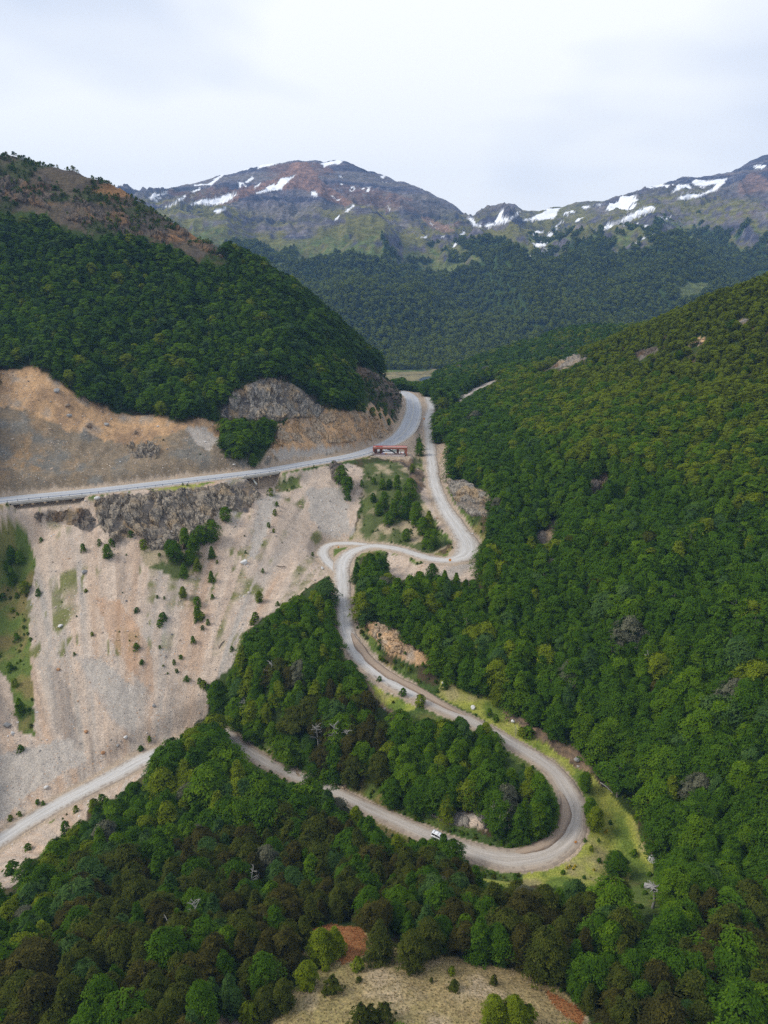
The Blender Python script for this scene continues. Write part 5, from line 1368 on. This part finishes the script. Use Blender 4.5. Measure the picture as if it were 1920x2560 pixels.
# ------------------------------------------------------------------ small building kit
def plain(name, col, rough=.7, spec=.3, metal=0.0, var=.12, scale=3.0):
    m, nt, b = new_mat(name, rough, spec)
    tcn = N(nt, 'ShaderNodeTexCoord')
    f = noise(nt, tcn.outputs['Object'], scale, 4.0, .6)
    L(nt, ramp(nt, f, [(0.25, tuple(x * (1 - var) for x in col)), (0.75, tuple(min(1, x * (1 + var)) for x in col))]), b.inputs['Base Color'])
    b.inputs['Metallic'].default_value = metal
    return m
def box(bm, x0, x1, y0, y1, z0, z1, bev=0.0):
    r = bmesh.ops.create_cube(bm, size=1.0, matrix=Matrix.Translation(((x0 + x1) / 2, (y0 + y1) / 2, (z0 + z1) / 2)) @ Matrix.Diagonal((x1 - x0, y1 - y0, z1 - z0, 1)))
    if bev:
        ed = list({ed for v in r['verts'] for ed in v.link_edges})
        bmesh.ops.bevel(bm, geom=ed, offset=bev, segments=2, affect='EDGES')
def bar(bm, p0, p1, r, n=6):
    V, F = tube(p0, p1, r, r, n)
    vs_b = [bm.verts.new(q) for q in V]
    for f in F: bm.faces.new([vs_b[i] for i in f])
    bm.faces.new(vs_b[:n][::-1]); bm.faces.new(vs_b[-n:])
def prism(bm, pts, y0, y1):
    """outline in x,z drawn out along y"""
    a = [bm.verts.new((x, y0, z)) for x, z in pts]; b = [bm.verts.new((x, y1, z)) for x, z in pts]
    bm.faces.new(a); bm.faces.new(b[::-1]); n = len(pts)
    for i in range(n): bm.faces.new((a[i], b[i], b[(i + 1) % n], a[(i + 1) % n]))
def done(name, bm, mat, parent=None, smooth=False):
    bmesh.ops.recalc_face_normals(bm, faces=bm.faces[:])
    me = bpy.data.meshes.new(name); bm.to_mesh(me); bm.free(); me.materials.append(mat)
    if smooth:
        me.polygons.foreach_set('use_smooth', np.full(len(me.polygons), True))
    return link(name, me, parent)
CORTEN = plain('corten_steel', (.30,.105,.062), .8, .2, 0, .22, 1.2)
CORTEN_D = plain('dark_corten', (.10,.048,.038), .8, .2, 0, .25, 1.2)
DECK_PALE = plain('pale_decking', (.58,.44,.39), .8, .2)
RED_STRIP = plain('red_strip', (.50,.085,.065), .7, .3)
STEEL = plain('galvanised_steel', (.34,.37,.43), .45, .5, .6)
DARK_METAL = plain('dark_metal', (.05,.055,.065), .5, .4, .3)
CONCRETE = plain('concrete', (.42,.39,.34), .9, .15, 0, .2, 1.5)
WHITE_P = plain('white_panel', (.78,.78,.78), .6, .3, 0, .04)
ORANGE_P = plain('orange_panel', (.85,.33,.04), .6, .3, 0, .05)
PURPLE_P = plain('purple_panel', (.28,.24,.50), .6, .3, 0, .08)
RED_P = plain('red_panel', (.62,.07,.06), .6, .3, 0, .08)
STONEWALL = stone_material('stone_wall', [(0.25, (.22,.19,.16)), (0.5, (.46,.39,.31)), (0.75, (.60,.53,.46))])

# ------------------------------------------------------------------ lookout beside the pass road
lk = link('lookout_building', None); lk.location = LK; lk.rotation_euler = (0, 0, R(-1.5)); lk.scale = (1, 1, 1.14); lk.empty_display_size = .1
tag(lk, 'rust red roadside lookout shelter with roof terrace and outside stair', 'building')
W2 = 9.75
bm = bmesh.new()
box(bm, -W2, W2, -.12, 0, 2.95, 3.95); box(bm, -W2, W2, 4.2, 4.32, 2.95, 3.95); box(bm, -W2, -W2 + .12, 0.004, 4.196, 2.95, 3.95); box(bm, W2 - .12, W2, 0.004, 4.196, 2.95, 3.95); box(bm, -W2 + .124, W2 - .124, .004, 4.196, 2.98, 3.6)
done('roof', bm, CORTEN, lk)
bm = bmesh.new(); box(bm, -W2 + .16, W2 - .16, .05, 4.15, 3.604, 3.66); done('terrace_floor', bm, DECK_PALE, lk)
bm = bmesh.new(); box(bm, -W2 + .2, W2 - 1.0, 3.3, 3.95, 3.664, 3.9); box(bm, -W2 + 1.6, -4.2, 2.0, 2.5, 3.664, 4.2); done('terrace_bench', bm, RED_STRIP, lk)
for x0, x1 in ((-8.95, -7.25), (-5.9, -4.2), (3.65, 5.05)):
    bm = bmesh.new(); box(bm, x0, x1, .35, 1.55, 0, 2.998, .03); done('column', bm, CORTEN_D, lk)
bm = bmesh.new(); prism(bm, [(-W2, 2.945), (-W2, 1.7), (-8.95, 1.7), (-8.95, 2.945)], -.12, .3); done('end_fin', bm, CORTEN, lk)
bm = bmesh.new(); prism(bm, [(8.1, 2.945), (8.1, 1.0), (8.9, .8), (9.3, -.5), (W2, -.5), (W2, 2.945)], -.12, .3); done('end_fin', bm, CORTEN, lk)
bm = bmesh.new(); box(bm, 8.9, 9.6, .31, 3.2, -.5, 2.94); done('side_wall', bm, CORTEN_D, lk)
bm = bmesh.new(); box(bm, -W2 - .6, W2 - 1.6, -1.5, 4.6, -.35, 0); done('floor_deck', bm, plain('floor_slab', (.74,.68,.64), .85, .2), lk)
bm = bmesh.new(); box(bm, -W2 + 1.5, W2 + .2, 4.604, 9.2, -.40, -.10); done('forecourt', bm, plain('pale_paving', (.62,.60,.57), .9, .1, 0, .08), lk)
bm = bmesh.new(); box(bm, -W2 - .6, W2 - 1.6, -.9, -.5, .004, .05); box(bm, -1, 6.5, 3.4, 3.8, .004, .06); done('floor_stripe', bm, RED_STRIP, lk)
rl = bmesh.new(); box(rl, -W2 - .55, W2 - 1.65, -1.45, -1.39, .98, 1.05); box(rl, -W2 - .55, W2 - 1.65, -1.45, -1.39, .10, .16); fr_ = done('front_railing', rl, plain('railing_rust', (.33,.20,.16), .7, .3), lk)
for k in range(26):
    bm = bmesh.new(); x = -W2 - .5 + k * .70; box(bm, x - .03, x + .03, -1.46, -1.38, 0.004, 1.0); done('railing_post', bm, fr_.data.materials[0], fr_)
bm = bmesh.new(); box(bm, -W2 - .4, W2 - 1.7, -1.433, -1.407, .17, .97)
msh, ntm, bsm = new_mat('railing_mesh', .6, .3); bsm.inputs['Base Color'].default_value = (.40, .33, .31, 1); bsm.inputs['Alpha'].default_value = .55
done('railing_panel', bm, msh, fr_)
bm = bmesh.new()
for y_ in (.1, 4.1): box(bm, -W2 + .1, W2 - .1, y_ - .02, y_ + .02, 4.75, 4.80)
for k in range(15):
    x = -W2 + .2 + k * 1.38; box(bm, x - .025, x + .025, 4.13, 4.18, 3.67, 4.75)
for k in range(4):
    y_ = .3 + k * 1.2; box(bm, W2 - .24, W2 - .19, y_, y_ + .05, 3.67, 4.75)
box(bm, W2 - .25, W2 - .2, .13, 4.07, 4.75, 4.80)
done('terrace_railing', bm, STEEL, lk)
st = bmesh.new()
for y_ in (2.2, 3.5): prism(st, [(-2.2, 3.0), (-1.6, 3.0), (4.0, .15), (4.0, -.0), (3.4, -.0), (-2.2, 2.75)], y_ - .05, y_ + .05)
sr = done('staircase', st, DARK_METAL, lk)
bm = bmesh.new()
for k in range(15):
    x = -1.8 + k * .38; z_ = 2.85 - k * .193; box(bm, x - .15, x + .15, 2.26, 3.44, z_ - .02, z_ + .02)
done('steps', bm, STEEL, sr)
bm = bmesh.new(); bar(bm, (-1.9, 2.15, 3.95), (4.0, 2.15, 1.0), .03); bar(bm, (4.0, 2.15, 0), (4.0, 2.15, 1.0), .03); bar(bm, (1.0, 2.15, 1.5), (1.0, 2.15, 2.5), .03); done('handrail', bm, DARK_METAL, sr)
bm = bmesh.new(); prism(bm, [(-W2 - .5, -.36), (W2 - 1.7, -.36), (W2 - .4, -3.2), (-W2 - .2, -4.2)], -1.3, 5.5); done('base_wall', bm, STONEWALL, lk)
# souvenir stall boards standing on the lookout floor
for k, (x, y_, w_, mt, lb) in enumerate(((-4.0, -.25, 1.6, PURPLE_P, 'low purple display board on the lookout floor'), (-2.2, -.25, 1.1, ORANGE_P, 'low orange display board on the lookout floor'), (-.2, -.15, 2.4, WHITE_P, 'low white display board on the lookout floor'))):
    e = link('display_board', None, None); e.location = Vector(LK) + Vector((x, y_, 0)); e.empty_display_size = .1
    tag(e, lb, 'display board', 'boards under the lookout')
    bm = bmesh.new(); box(bm, -w_ / 2, w_ / 2, -.02, .02, .15, 1.25, .01); done('panel', bm, mt, e)
    for sx in (-1, 1):
        bm = bmesh.new(); box(bm, sx * w_ * .42 - .03, sx * w_ * .42 + .03, .022, .08, 0, .9); box(bm, sx * w_ * .42 - .03, sx * w_ * .42 + .03, -.3, .3, 0.0, .04); done('leg', bm, DARK_METAL, e)

# ------------------------------------------------------------------ vehicles
GLASS = plain('dark_glass', (.02,.022,.03), .12, .6); TYRE = plain('tyre', (.02,.02,.02), .9, .1); RIM = plain('rim', (.45,.46,.48), .35, .6, .7)
LAMP = plain('lamp_glass', (.75,.75,.72), .2, .6); TAIL = plain('tail_lamp', (.45,.02,.02), .3, .5)
def loft(bm, secs):
    rings = []
    for x, w0, w1, z0, z1 in secs:
        r = .12
        rings.append([bm.verts.new(q) for q in ((x, -w0, z0), (x, -w0, (z0 + z1) * .5), (x, -w1, z1 - r), (x, -w1 + r, z1), (x, w1 - r, z1), (x, w1, z1 - r), (x, w0, (z0 + z1) * .5), (x, w0, z0))])
    for a, b in zip(rings, rings[1:]):
        for i in range(8): bm.faces.new((a[i], a[(i + 1) % 8], b[(i + 1) % 8], b[i]))
    bm.faces.new(rings[0][::-1]); bm.faces.new(rings[-1])
def car(name, loc, rz, paint, label, cat, tall=0.0, pitch=0.0, group=None):
    e = link(name, None); e.location = loc; e.rotation_euler = (0, pitch, rz); e.empty_display_size = .1
    tag(e, label, cat, group)
    bm = bmesh.new(); loft(bm, [(-2.25, .70, .66, .42, .86), (-2.15, .85, .82, .30, 1.0), (-1.0, .90, .86, .28, 1.02), (.8, .90, .86, .28, 1.02), (1.6, .89, .82, .30, .96), (2.15, .82, .74, .34, .82), (2.28, .70, .62, .42, .70)]); bd = done('body', bm, paint, e, True)
    h = 1.58 + tall
    bm = bmesh.new(); loft(bm, [(-2.12, .80, .74, .96, 1.06), (-1.95, .80, .68, .96, h - .06), (-.2, .81, .66, .96, h), (.35, .81, .67, .96, h - .04), (1.15, .80, .74, .96, 1.04)]); cb = done('cabin', bm, paint, e, True)
    bm = bmesh.new(); prism_y = [(.46, h - .10), (1.16, 1.07), (1.20, 1.09), (.50, h - .06)]
    prism(bm, prism_y, -.60, .60); done('windshield', bm, GLASS, cb)
    bm = bmesh.new(); prism(bm, [(-2.02, h - .14), (-2.14, 1.12), (-2.18, 1.12), (-2.06, h - .12)], -.56, .56); done('rear_window', bm, GLASS, cb)
    for s in (-1, 1):
        bm = bmesh.new()
        for x0, x1 in ((-1.85, -.95), (-.85, .02), (.10, .72)):
            z1a = h - .18 if x1 < .5 else h - .42
            q = [(x0, 1.06), (x1 + (.2 if x1 > .5 else 0), 1.06), (x1, z1a), (x0, h - .18)]
            prism(bm, q, s * .745, s * .815)
        done('side_window', bm, GLASS, cb)
        for x in (-1.35, 1.42):
            bm = bmesh.new(); bar(bm, (x, s * .70, .34), (x, s * .92, .34), .34, 18); wv_ = done('wheel', bm, TYRE, e)
            bm = bmesh.new(); bar(bm, (x, s * .90, .34), (x, s * .932, .34), .21, 14); done('rim', bm, RIM, wv_)
        bm = bmesh.new(); box(bm, 2.10, 2.26, s * .60 - .14, s * .60 + .14, .60, .74, .03); done('headlight', bm, LAMP, e)
        bm = bmesh.new(); box(bm, -2.27, -2.12, s * .68 - .08, s * .68 + .08, .66, .92, .02); done('tail_light', bm, TAIL, e)
        bm = bmesh.new(); box(bm, .72, .86, s * .90 - .09, s * .90 + .09, 1.0, 1.13, .03); done('mirror', bm, DARK_METAL, e)
    bm = bmesh.new(); box(bm, 2.16, 2.36, -.78, .78, .36, .52, .05); done('front_bumper', bm, DARK_METAL, e)
    bm = bmesh.new(); box(bm, -2.36, -2.16, -.78, .78, .36, .52, .05); done('rear_bumper', bm, DARK_METAL, e)
    bm = bmesh.new(); [bar(bm, (-1.7, s * .56, h + .05), (.15, s * .56, h + .05), .025) for s in (-1, 1)]; [box(bm, x - .03, x + .03, -.56, .56, h + .03, h + .07) for x in (-1.3, -.2)]; done('roof_rack', bm, DARK_METAL, e)
    return e
CARW = plain('white_paint', (.80,.80,.81), .25, .5, 0, .02); CARB = plain('blue_white_paint', (.62,.68,.78), .25, .5, 0, .03); CARG = plain('pale_green_paint', (.55,.64,.58), .25, .5, 0, .03)
def hw_at(u, off):
    k = int(np.argmin(np.abs(hu - u))); t = HWP[k + 1, :2] - HWP[k - 1, :2]; t /= np.linalg.norm(t)
    q = HWP[k, :2] + np.array([t[1], -t[0]]) * off
    return Vector((q[0], q[1], HWP[k, 2] + .12)), math.atan2(t[1], t[0])
car('parked_car', (LK[0] - 1.7, LK[1] + 9.5, float(hgt(LK[0] - 1.7, LK[1] + 9.5)) + .05), R(172), CARB, 'pale blue parked car seen left of the stair under the lookout', 'car', 0, 0, 'cars parked behind the lookout')
car('parked_car', (LK[0] + 2.6, LK[1] + 10.5, float(hgt(LK[0] + 2.6, LK[1] + 10.5)) + .05), R(20), CARG, 'pale green parked car seen right of the stair under the lookout', 'car', 0, 0, 'cars parked behind the lookout')
k = int(np.argmin((gu - 946) ** 2 + (gv - 1816) ** 2)); t = GRP[k - 2, :2] - GRP[k + 2, :2]
car('utility_vehicle', (GRP[k, 0], GRP[k, 1], GRP[k, 2] + .18), math.atan2(t[1], t[0]), CARW, 'white off-road vehicle on the lower gravel road behind dark trees', 'car', .22, .04)

# ------------------------------------------------------------------ people at the lookout
SKIN = plain('skin', (.50,.32,.24), .6, .3, 0, .05); HAIR = plain('hair', (.03,.022,.018), .7, .2)
CLOTH = {k: plain('cloth_' + k.replace(' ', '_'), c_, .85, .1, 0, .1) for k, c_ in {'navy': (.022,.026,.07), 'red': (.50,.05,.05), 'dark purple': (.07,.035,.09), 'black': (.02,.02,.022), 'grey blue': (.12,.16,.22), 'pale': (.62,.56,.54)}.items()}
def skinned(name, pts, edges, rad, mat, parent, root=0, sub=1):
    me = bpy.data.meshes.new(name); me.from_pydata([tuple(q) for q in pts], edges, []); me.update(); me.materials.append(mat)
    o = link(name, me, parent)
    o.modifiers.new('skin', 'SKIN').use_smooth_shade = True
    sv_ = me.skin_vertices[0].data
    for i, r in enumerate(rad): sv_[i].radius = (r, r) if not isinstance(r, tuple) else r
    sv_[root].use_root = True
    if sub: sd_ = o.modifiers.new('smooth', 'SUBSURF'); sd_.levels = sub; sd_.render_levels = sub
    return o
def person(loc, rz, top, legs, label, pose='stand', hgt_=1.0):
    e = link('person', None); e.location = loc; e.rotation_euler = (0, 0, rz); e.scale = (hgt_,) * 3; e.empty_display_size = .1
    tag(e, label, 'person', 'people at the lookout')
    sit = pose == 'sit'
    hz = .50 if sit else .93
    Pn, E, Rd = [], [], []
    def add(q, r, par=None):
        Pn.append(q); Rd.append(r)
        if par is not None: E.append((par, len(Pn) - 1))
        return len(Pn) - 1
    pel = add((0, 0, hz), (.16, .12)); wst = add((0, 0, hz + .18), (.14, .10), pel); chs = add((0, .01, hz + .38), (.18, .12), wst); nk = add((0, 0, hz + .53), .06, chs)
    jaw = add((0, -.02, hz + .61), (.065, .075), nk); hd = add((0, -.01, hz + .70), (.078, .095), jaw); add((0, 0, hz + .78), (.06, .07), hd)
    add((0, -.115, hz + .675), .016, jaw)
    arms, legs_ = [], []
    for s in (-1, 1):
        sh = add((s * .19, 0, hz + .46), .062, chs)
        el = add((s * .25, -.02 if pose != 'photo' else -.16, hz + .20 if pose != 'photo' else hz + .28), .044, sh)
        wr_ = add((s * (.24 if pose != 'photo' else .10), (-.08 if not sit else -.25) if pose != 'photo' else -.32, hz - .03 if pose != 'photo' else hz + .56), .032, el)
        pm = add(tuple(np.array(Pn[wr_]) + (0, -.02, -.07)), (.036, .02), wr_)
        for f in range(4): 
            b_ = add(tuple(np.array(Pn[pm]) + ((f - 1.5) * .018, -.01, -.05)), .009, pm); add(tuple(np.array(Pn[b_]) + (0, -.015, -.035 - .006 * (f in (1, 2)))), .008, b_)
        tb = add(tuple(np.array(Pn[wr_]) + (-s * .035, -.03, -.05)), .010, wr_); add(tuple(np.array(Pn[tb]) + (-s * .005, -.02, -.03)), .009, tb)
        hp = add((s * .10, 0, hz - .06), .088, pel)
        if sit: kn = add((s * .12, -.42, hz - .02), .062, hp); an = add((s * .12, -.46, .08), .040, kn)
        else: kn = add((s * .11, -.03, .49), .062, hp); an = add((s * .12, .01, .08), .040, kn)
        to = add(tuple(np.array(Pn[an]) + (0, -.15, -.04)), (.04, .03), an)
        arms.append((sh, el, wr_)); legs_.append((hp, kn, an))
    skinned('body', Pn, E, Rd, SKIN, e, 0, 1)
    q = [Pn[pel], Pn[wst], Pn[chs], (0, 0, hz + .49)]; E2 = [(0, 1), (1, 2), (2, 3)]; r2 = [(.185, .145), (.165, .13), (.205, .145), (.085, .085)]
    for sh, el, wr_ in arms:
        b_ = len(q); q += [Pn[sh], Pn[el], tuple(np.array(Pn[el]) * .12 + np.array(Pn[wr_]) * .88)]; E2 += [(2, b_), (b_, b_ + 1), (b_ + 1, b_ + 2)]; r2 += [.082, .062, .046]
    skinned('jacket', q, E2, r2, CLOTH[top], e, 0, 1)
    q = [(0, 0, hz - .01)]; E2 = []; r2 = [(.18, .14)]
    for hp, kn, an in legs_:
        b_ = len(q); q += [Pn[hp], Pn[kn], tuple(np.array(Pn[an]) + (0, 0, .03))]; E2 += [(0, b_), (b_, b_ + 1), (b_ + 1, b_ + 2)]; r2 += [.105, .078, .058]
    skinned('trousers', q, E2, r2, CLOTH[legs], e, 0, 1)
    for hp, kn, an in legs_:
        bm = bmesh.new(); c_ = np.array(Pn[an]); box(bm, c_[0] - .05, c_[0] + .05, c_[1] - .20, c_[1] + .07, 0, .09, .03); done('shoe', bm, CLOTH['black'], e)
    bm = bmesh.new(); bmesh.ops.create_uvsphere(bm, u_segments=14, v_segments=10, radius=1.0, matrix=Matrix.Translation((0, .022, hz + .735)) @ Matrix.Diagonal((.092, .105, .095, 1)))
    done('hair', bm, HAIR, e, True)
    return e
def lkp(x, y_, z_=0.0): return Vector(LK) + Vector((x, y_, z_))
person(lkp(-6.75, .6), R(10), 'navy', 'navy', 'person in navy standing between the two left columns of the lookout')
person(lkp(-6.05, 1.3), R(-60), 'grey blue', 'navy', 'person in grey blue half hidden by the second column of the lookout')
person(lkp(5.9, 1.6), R(30), 'dark purple', 'black', 'person in dark purple standing right of the third column', 'photo')
person(lkp(6.6, -.3), R(-20), 'red', 'pale', 'person in a red jacket at the right end of the deck', 'stand', .95)
person(lkp(7.9, .1), R(40), 'grey blue', 'grey blue', 'person in grey blue beside the sloping end of the lookout', 'stand', .98)
gp = hit(911, 971); person((gp.x, gp.y, float(hgt(gp.x, gp.y)) + .0), R(0), 'navy', 'black', 'person in navy standing alone right of the lookout', 'photo')
q_ = hit(907.5, 978); rkx = (q_.x, q_.y, float(hgt(q_.x, q_.y)))
bo = link('boulder', boulder_mesh(590, ST_GREY)); bo.location = (rkx[0], rkx[1] + .25, rkx[2] + .15); bo.scale = (.42, .36, .34); tag(bo, 'pale boulder serving as a seat right of the lookout', 'boulder', 'boulders on the slopes')
person((rkx[0], rkx[1], rkx[2] + .02), R(15), 'navy', 'grey blue', 'person in navy sitting on a pale boulder right of the lookout', 'sit')

# ------------------------------------------------------------------ guardrail, bridge spans
def rail_line(a, b, off, z_):
    k0, k1 = int(np.argmin(np.abs(hu[:int(len(hu) * .62)] - a))), int(np.argmin(np.abs(hu[:int(len(hu) * .62)] - b)))
    q = HWP[k0:k1 + 1]; t = np.gradient(q[:, :2], axis=0); t /= np.linalg.norm(t, axis=1)[:, None]
    return np.stack([q[:, 0] + t[:, 1] * off, q[:, 1] - t[:, 0] * off, q[:, 2] + z_], 1), np.stack([t[:, 1], -t[:, 0]], 1)
def sweep(bm, line, nrm, prof):
    rings = []
    for q, n_v in zip(line, nrm): rings.append([bm.verts.new((q[0] + n_v[0] * o, q[1] + n_v[1] * o, q[2] + z_)) for o, z_ in prof])
    m_ = len(prof)
    for a, b in zip(rings, rings[1:]):
        for i in range(m_): bm.faces.new((a[i], a[(i + 1) % m_], b[(i + 1) % m_], b[i]))
    bm.faces.new(rings[0]); bm.faces.new(rings[-1][::-1])
gr_e = link('guardrail', None); tag(gr_e, 'long grey steel guardrail along the valley side of the paved road', 'guardrail')
ln_, nn_ = rail_line(-110, 795, 4.7, 0)
gr_e.location = Vector(ln_[0])
base0 = np.array(ln_[0])
bm = bmesh.new(); sweep(bm, ln_ - base0, nn_, [(-.03, .50), (.05, .55), (-.02, .65), (.05, .75), (-.03, .82), (-.07, .80), (-.04, .65), (-.07, .52)]); done('rail', bm, STEEL, gr_e)
s_ = np.append(0, np.cumsum(np.linalg.norm(np.diff(ln_[:, :2], axis=0), axis=1)))
for d_ in np.arange(1, s_[-1], 4.0):
    k = int(np.searchsorted(s_, d_)); q = ln_[min(k, len(ln_) - 1)] - base0
    bm = bmesh.new(); box(bm, q[0] - .07, q[0] + .07, q[1] - .05, q[1] + .09, q[2] - .6, q[2] + .86); done('post', bm, DARK_METAL, gr_e)
def bridge(a, b, label, piers):
    e = link('road_bridge', None); tag(e, label, 'bridge')
    ln_, nn_ = rail_line(a, b, 5.0, 0); b0 = np.array(ln_[0]); e.location = Vector(b0)
    bm = bmesh.new(); sweep(bm, ln_ - b0, nn_, [(-.15, .10), (.22, .10), (.22, -1.25), (-.15, -1.25)]); done('side_beam', bm, CONCRETE, e)
    bm = bmesh.new(); sweep(bm, ln_ - b0, nn_, [(-9.5, -.30), (-.152, -.30), (-.152, -.75), (-9.5, -.75)]); done('deck', bm, CONCRETE, e)
    k0s = np.linspace(3, len(ln_) - 4, 5 if b - a > 100 else 3).astype(int)
    for k in k0s:
        q = ln_[k] - b0; n_v = nn_[k]
        bm = bmesh.new(); c_ = q[:2] + n_v * .05; box(bm, c_[0] - .45, c_[0] + .45, c_[1] - .6, c_[1] + .45, q[2] - 1.9, q[2] - 1.252, .04); done('bearing_block', bm, plain('bearing_concrete', (.45,.33,.21), .9, .1), e)
    for fr_, h_, off in piers:
        k = int(fr_ * (len(ln_) - 1)); q = ln_[k] - b0 + np.append(nn_[k] * off, 0)
        bm = bmesh.new(); box(bm, q[0] - .22, q[0] + .22, q[1] - .22, q[1] + .22, q[2] - h_, q[2] - (1.254 if off > -.5 else .752), .03); done('pier', bm, plain('pier_concrete', (.46,.36,.25), .9, .1), e)
    return e, b0, ln_, nn_
bridge(20, 182, 'long low bridge span of the paved road at the left edge', [])
br, b0, ln_, nn_ = bridge(518, 592, 'short bridge span on two piers over the washed out gap', [(.48, 8.0, .1), (.40, 6.0, -2.5)])
k = int(.27 * (len(ln_) - 1)); q = ln_[k]
V, F = tube((0, 0, 0), (nn_[k][0] * 4.0 + .8, nn_[k][1] * 4.0, -2.9), .42, .42, 14)
V2, F2 = tube((0, 0, 0), (nn_[k][0] * 3.98 + .796, nn_[k][1] * 3.98, -2.885), .36, .36, 14)
V, F = merge([(V, F), (V2, [f[::-1] for f in F2])])
o = link('drain_pipe', mesh_np('drain_pipe', V, F, plain('pipe_grey', (.36,.37,.33), .7, .3), smooth=True)); o.location = (q[0] - nn_[k][0] * 1.5, q[1] - nn_[k][1] * 1.5, q[2] - 1.3)
tag(o, 'grey drain pipe sticking out under the short bridge span', 'pipe')

# ------------------------------------------------------------------ road signs
def sign(u, v, shape, mat, label, size=.9, post=1.5, rz=0.0):
    p = hit(u, v); e = link('road_sign', None); e.location = (p.x, p.y, p.z - .05); e.rotation_euler = (0, 0, rz); e.empty_display_size = .1
    tag(e, label, 'road sign', 'road signs')
    bm = bmesh.new(); box(bm, -.05, .05, .025, .12, 0, post + size * .8); done('post', bm, plain('sign_post', (.22,.20,.18), .7, .3), e)
    bm = bmesh.new(); s2 = size / 2; zc = post + s2
    if shape == 'diamond': prism(bm, [(0, zc - s2 * 1.3), (s2 * 1.3, zc), (0, zc + s2 * 1.3), (-s2 * 1.3, zc)], -.02, .02)
    else: prism(bm, [(-s2, zc - s2), (s2, zc - s2), (s2, zc + s2), (-s2, zc + s2)], -.02, .02)
    done('panel', bm, mat, e); return e
sign(916, 909, 'square', ORANGE_P, 'orange sign at the right shoulder of the upper gravel road', 1.1, .9)
sign(1033, 849, 'square', ORANGE_P, 'small orange sign on the grey scar of the right hill', 1.1, .9)
sign(972, 1215, 'square', ORANGE_P, 'orange arrow board at the outside of the upper hairpin', 1.0, .6)
sign(731, 1185, 'square', ORANGE_P, 'small orange board at the top of the little gravel loop', .7, .4)
sign(1243, 1824, 'square', ORANGE_P, 'small orange board at the outside of the lowest bend', .6, .5)
sign(867, 881, 'square', DARK_METAL, 'dark backed sign farthest along the paved road', .9, .8)
sign(861, 895, 'square', DARK_METAL, 'larger dark backed sign in the middle of the inner shoulder', 1.2, .9)
sign(860, 909, 'square', DARK_METAL, 'dark backed sign nearest the lookout on the inner shoulder', .8, .5)
# yellow flowers on the verge
for k, (u, v) in enumerate([(1225,1877),(1231,1874),(1238,1879),(1242,1873),(1307,1800),(1310,1797),(1283,1881)]):
    p = hit(u, v); e = link('flowering_shrub', None); e.location = (p.x, p.y, p.z - .04); e.rotation_euler = (0, 0, k); e.scale = (.75,) * 3; e.empty_display_size = .1
    tag(e, 'low yellow flowering shrub in a small cluster on the verge below the bend', 'shrub', 'yellow flowering shrubs on the verge')
    if k == 0:
        LEAF.append(leaf_material('yellow_flowers', (.60,.40,.02), (.70,.46,.03), (.75,.52,.05)))
        FLW = crown_mesh('flowers', 'bush', 900, LEAF[-1], 70, 10, .05)
    link('foliage', BUSH[1][0], e); f_ = link('flowers', FLW, e); f_.scale = (1.04, 1.04, 1.05)

# ------------------------------------------------------------------ river pool beyond the pass
pl = [P(u, v, z=-138.2) for u, v in ((904,820),(912,815),(926,812.5),(936,815),(930,820),(920,825),(908,824.5))]
bm = bmesh.new(); bm.faces.new([bm.verts.new(tuple(q)) for q in pl])
mw, ntw, bw = new_mat('river_water', .12, .5); bw.inputs['Base Color'].default_value = (.10, .13, .16, 1)
L(ntw, N(ntw, 'ShaderNodeBump', Strength=.1).outputs['Normal'], bw.inputs['Normal'])
set_kind(done('river', bm, mw), 'structure')

# ------------------------------------------------------------------ the air
HZ_TOP = float(max(FZ.max(), ZZ.max(), 5) + 25); HZ_BOT = float(min(FZ.min(), ZZ.min()) - 4)
bm = bmesh.new(); box(bm, -4200, 4200, -120, 4420, HZ_BOT, HZ_TOP)
mh = bpy.data.materials.new('haze'); mh.use_nodes = True
nh = mh.node_tree; nh.nodes.clear()
pv = N(nh, 'ShaderNodeVolumePrincipled'); pv.inputs['Color'].default_value = (.30, .56, 1.0, 1); pv.inputs['Density'].default_value = 0.0001; pv.inputs['Anisotropy'].default_value = 0.1
oh = N(nh, 'ShaderNodeOutputMaterial'); L(nh, pv.outputs['Volume'], oh.inputs['Volume'])
set_kind(done('haze', bm, mh), 'stuff')
COL.objects['haze']['label'] = 'thin blue haze lying between the near hills and the far mountains'
COL.objects['haze']['category'] = 'haze'
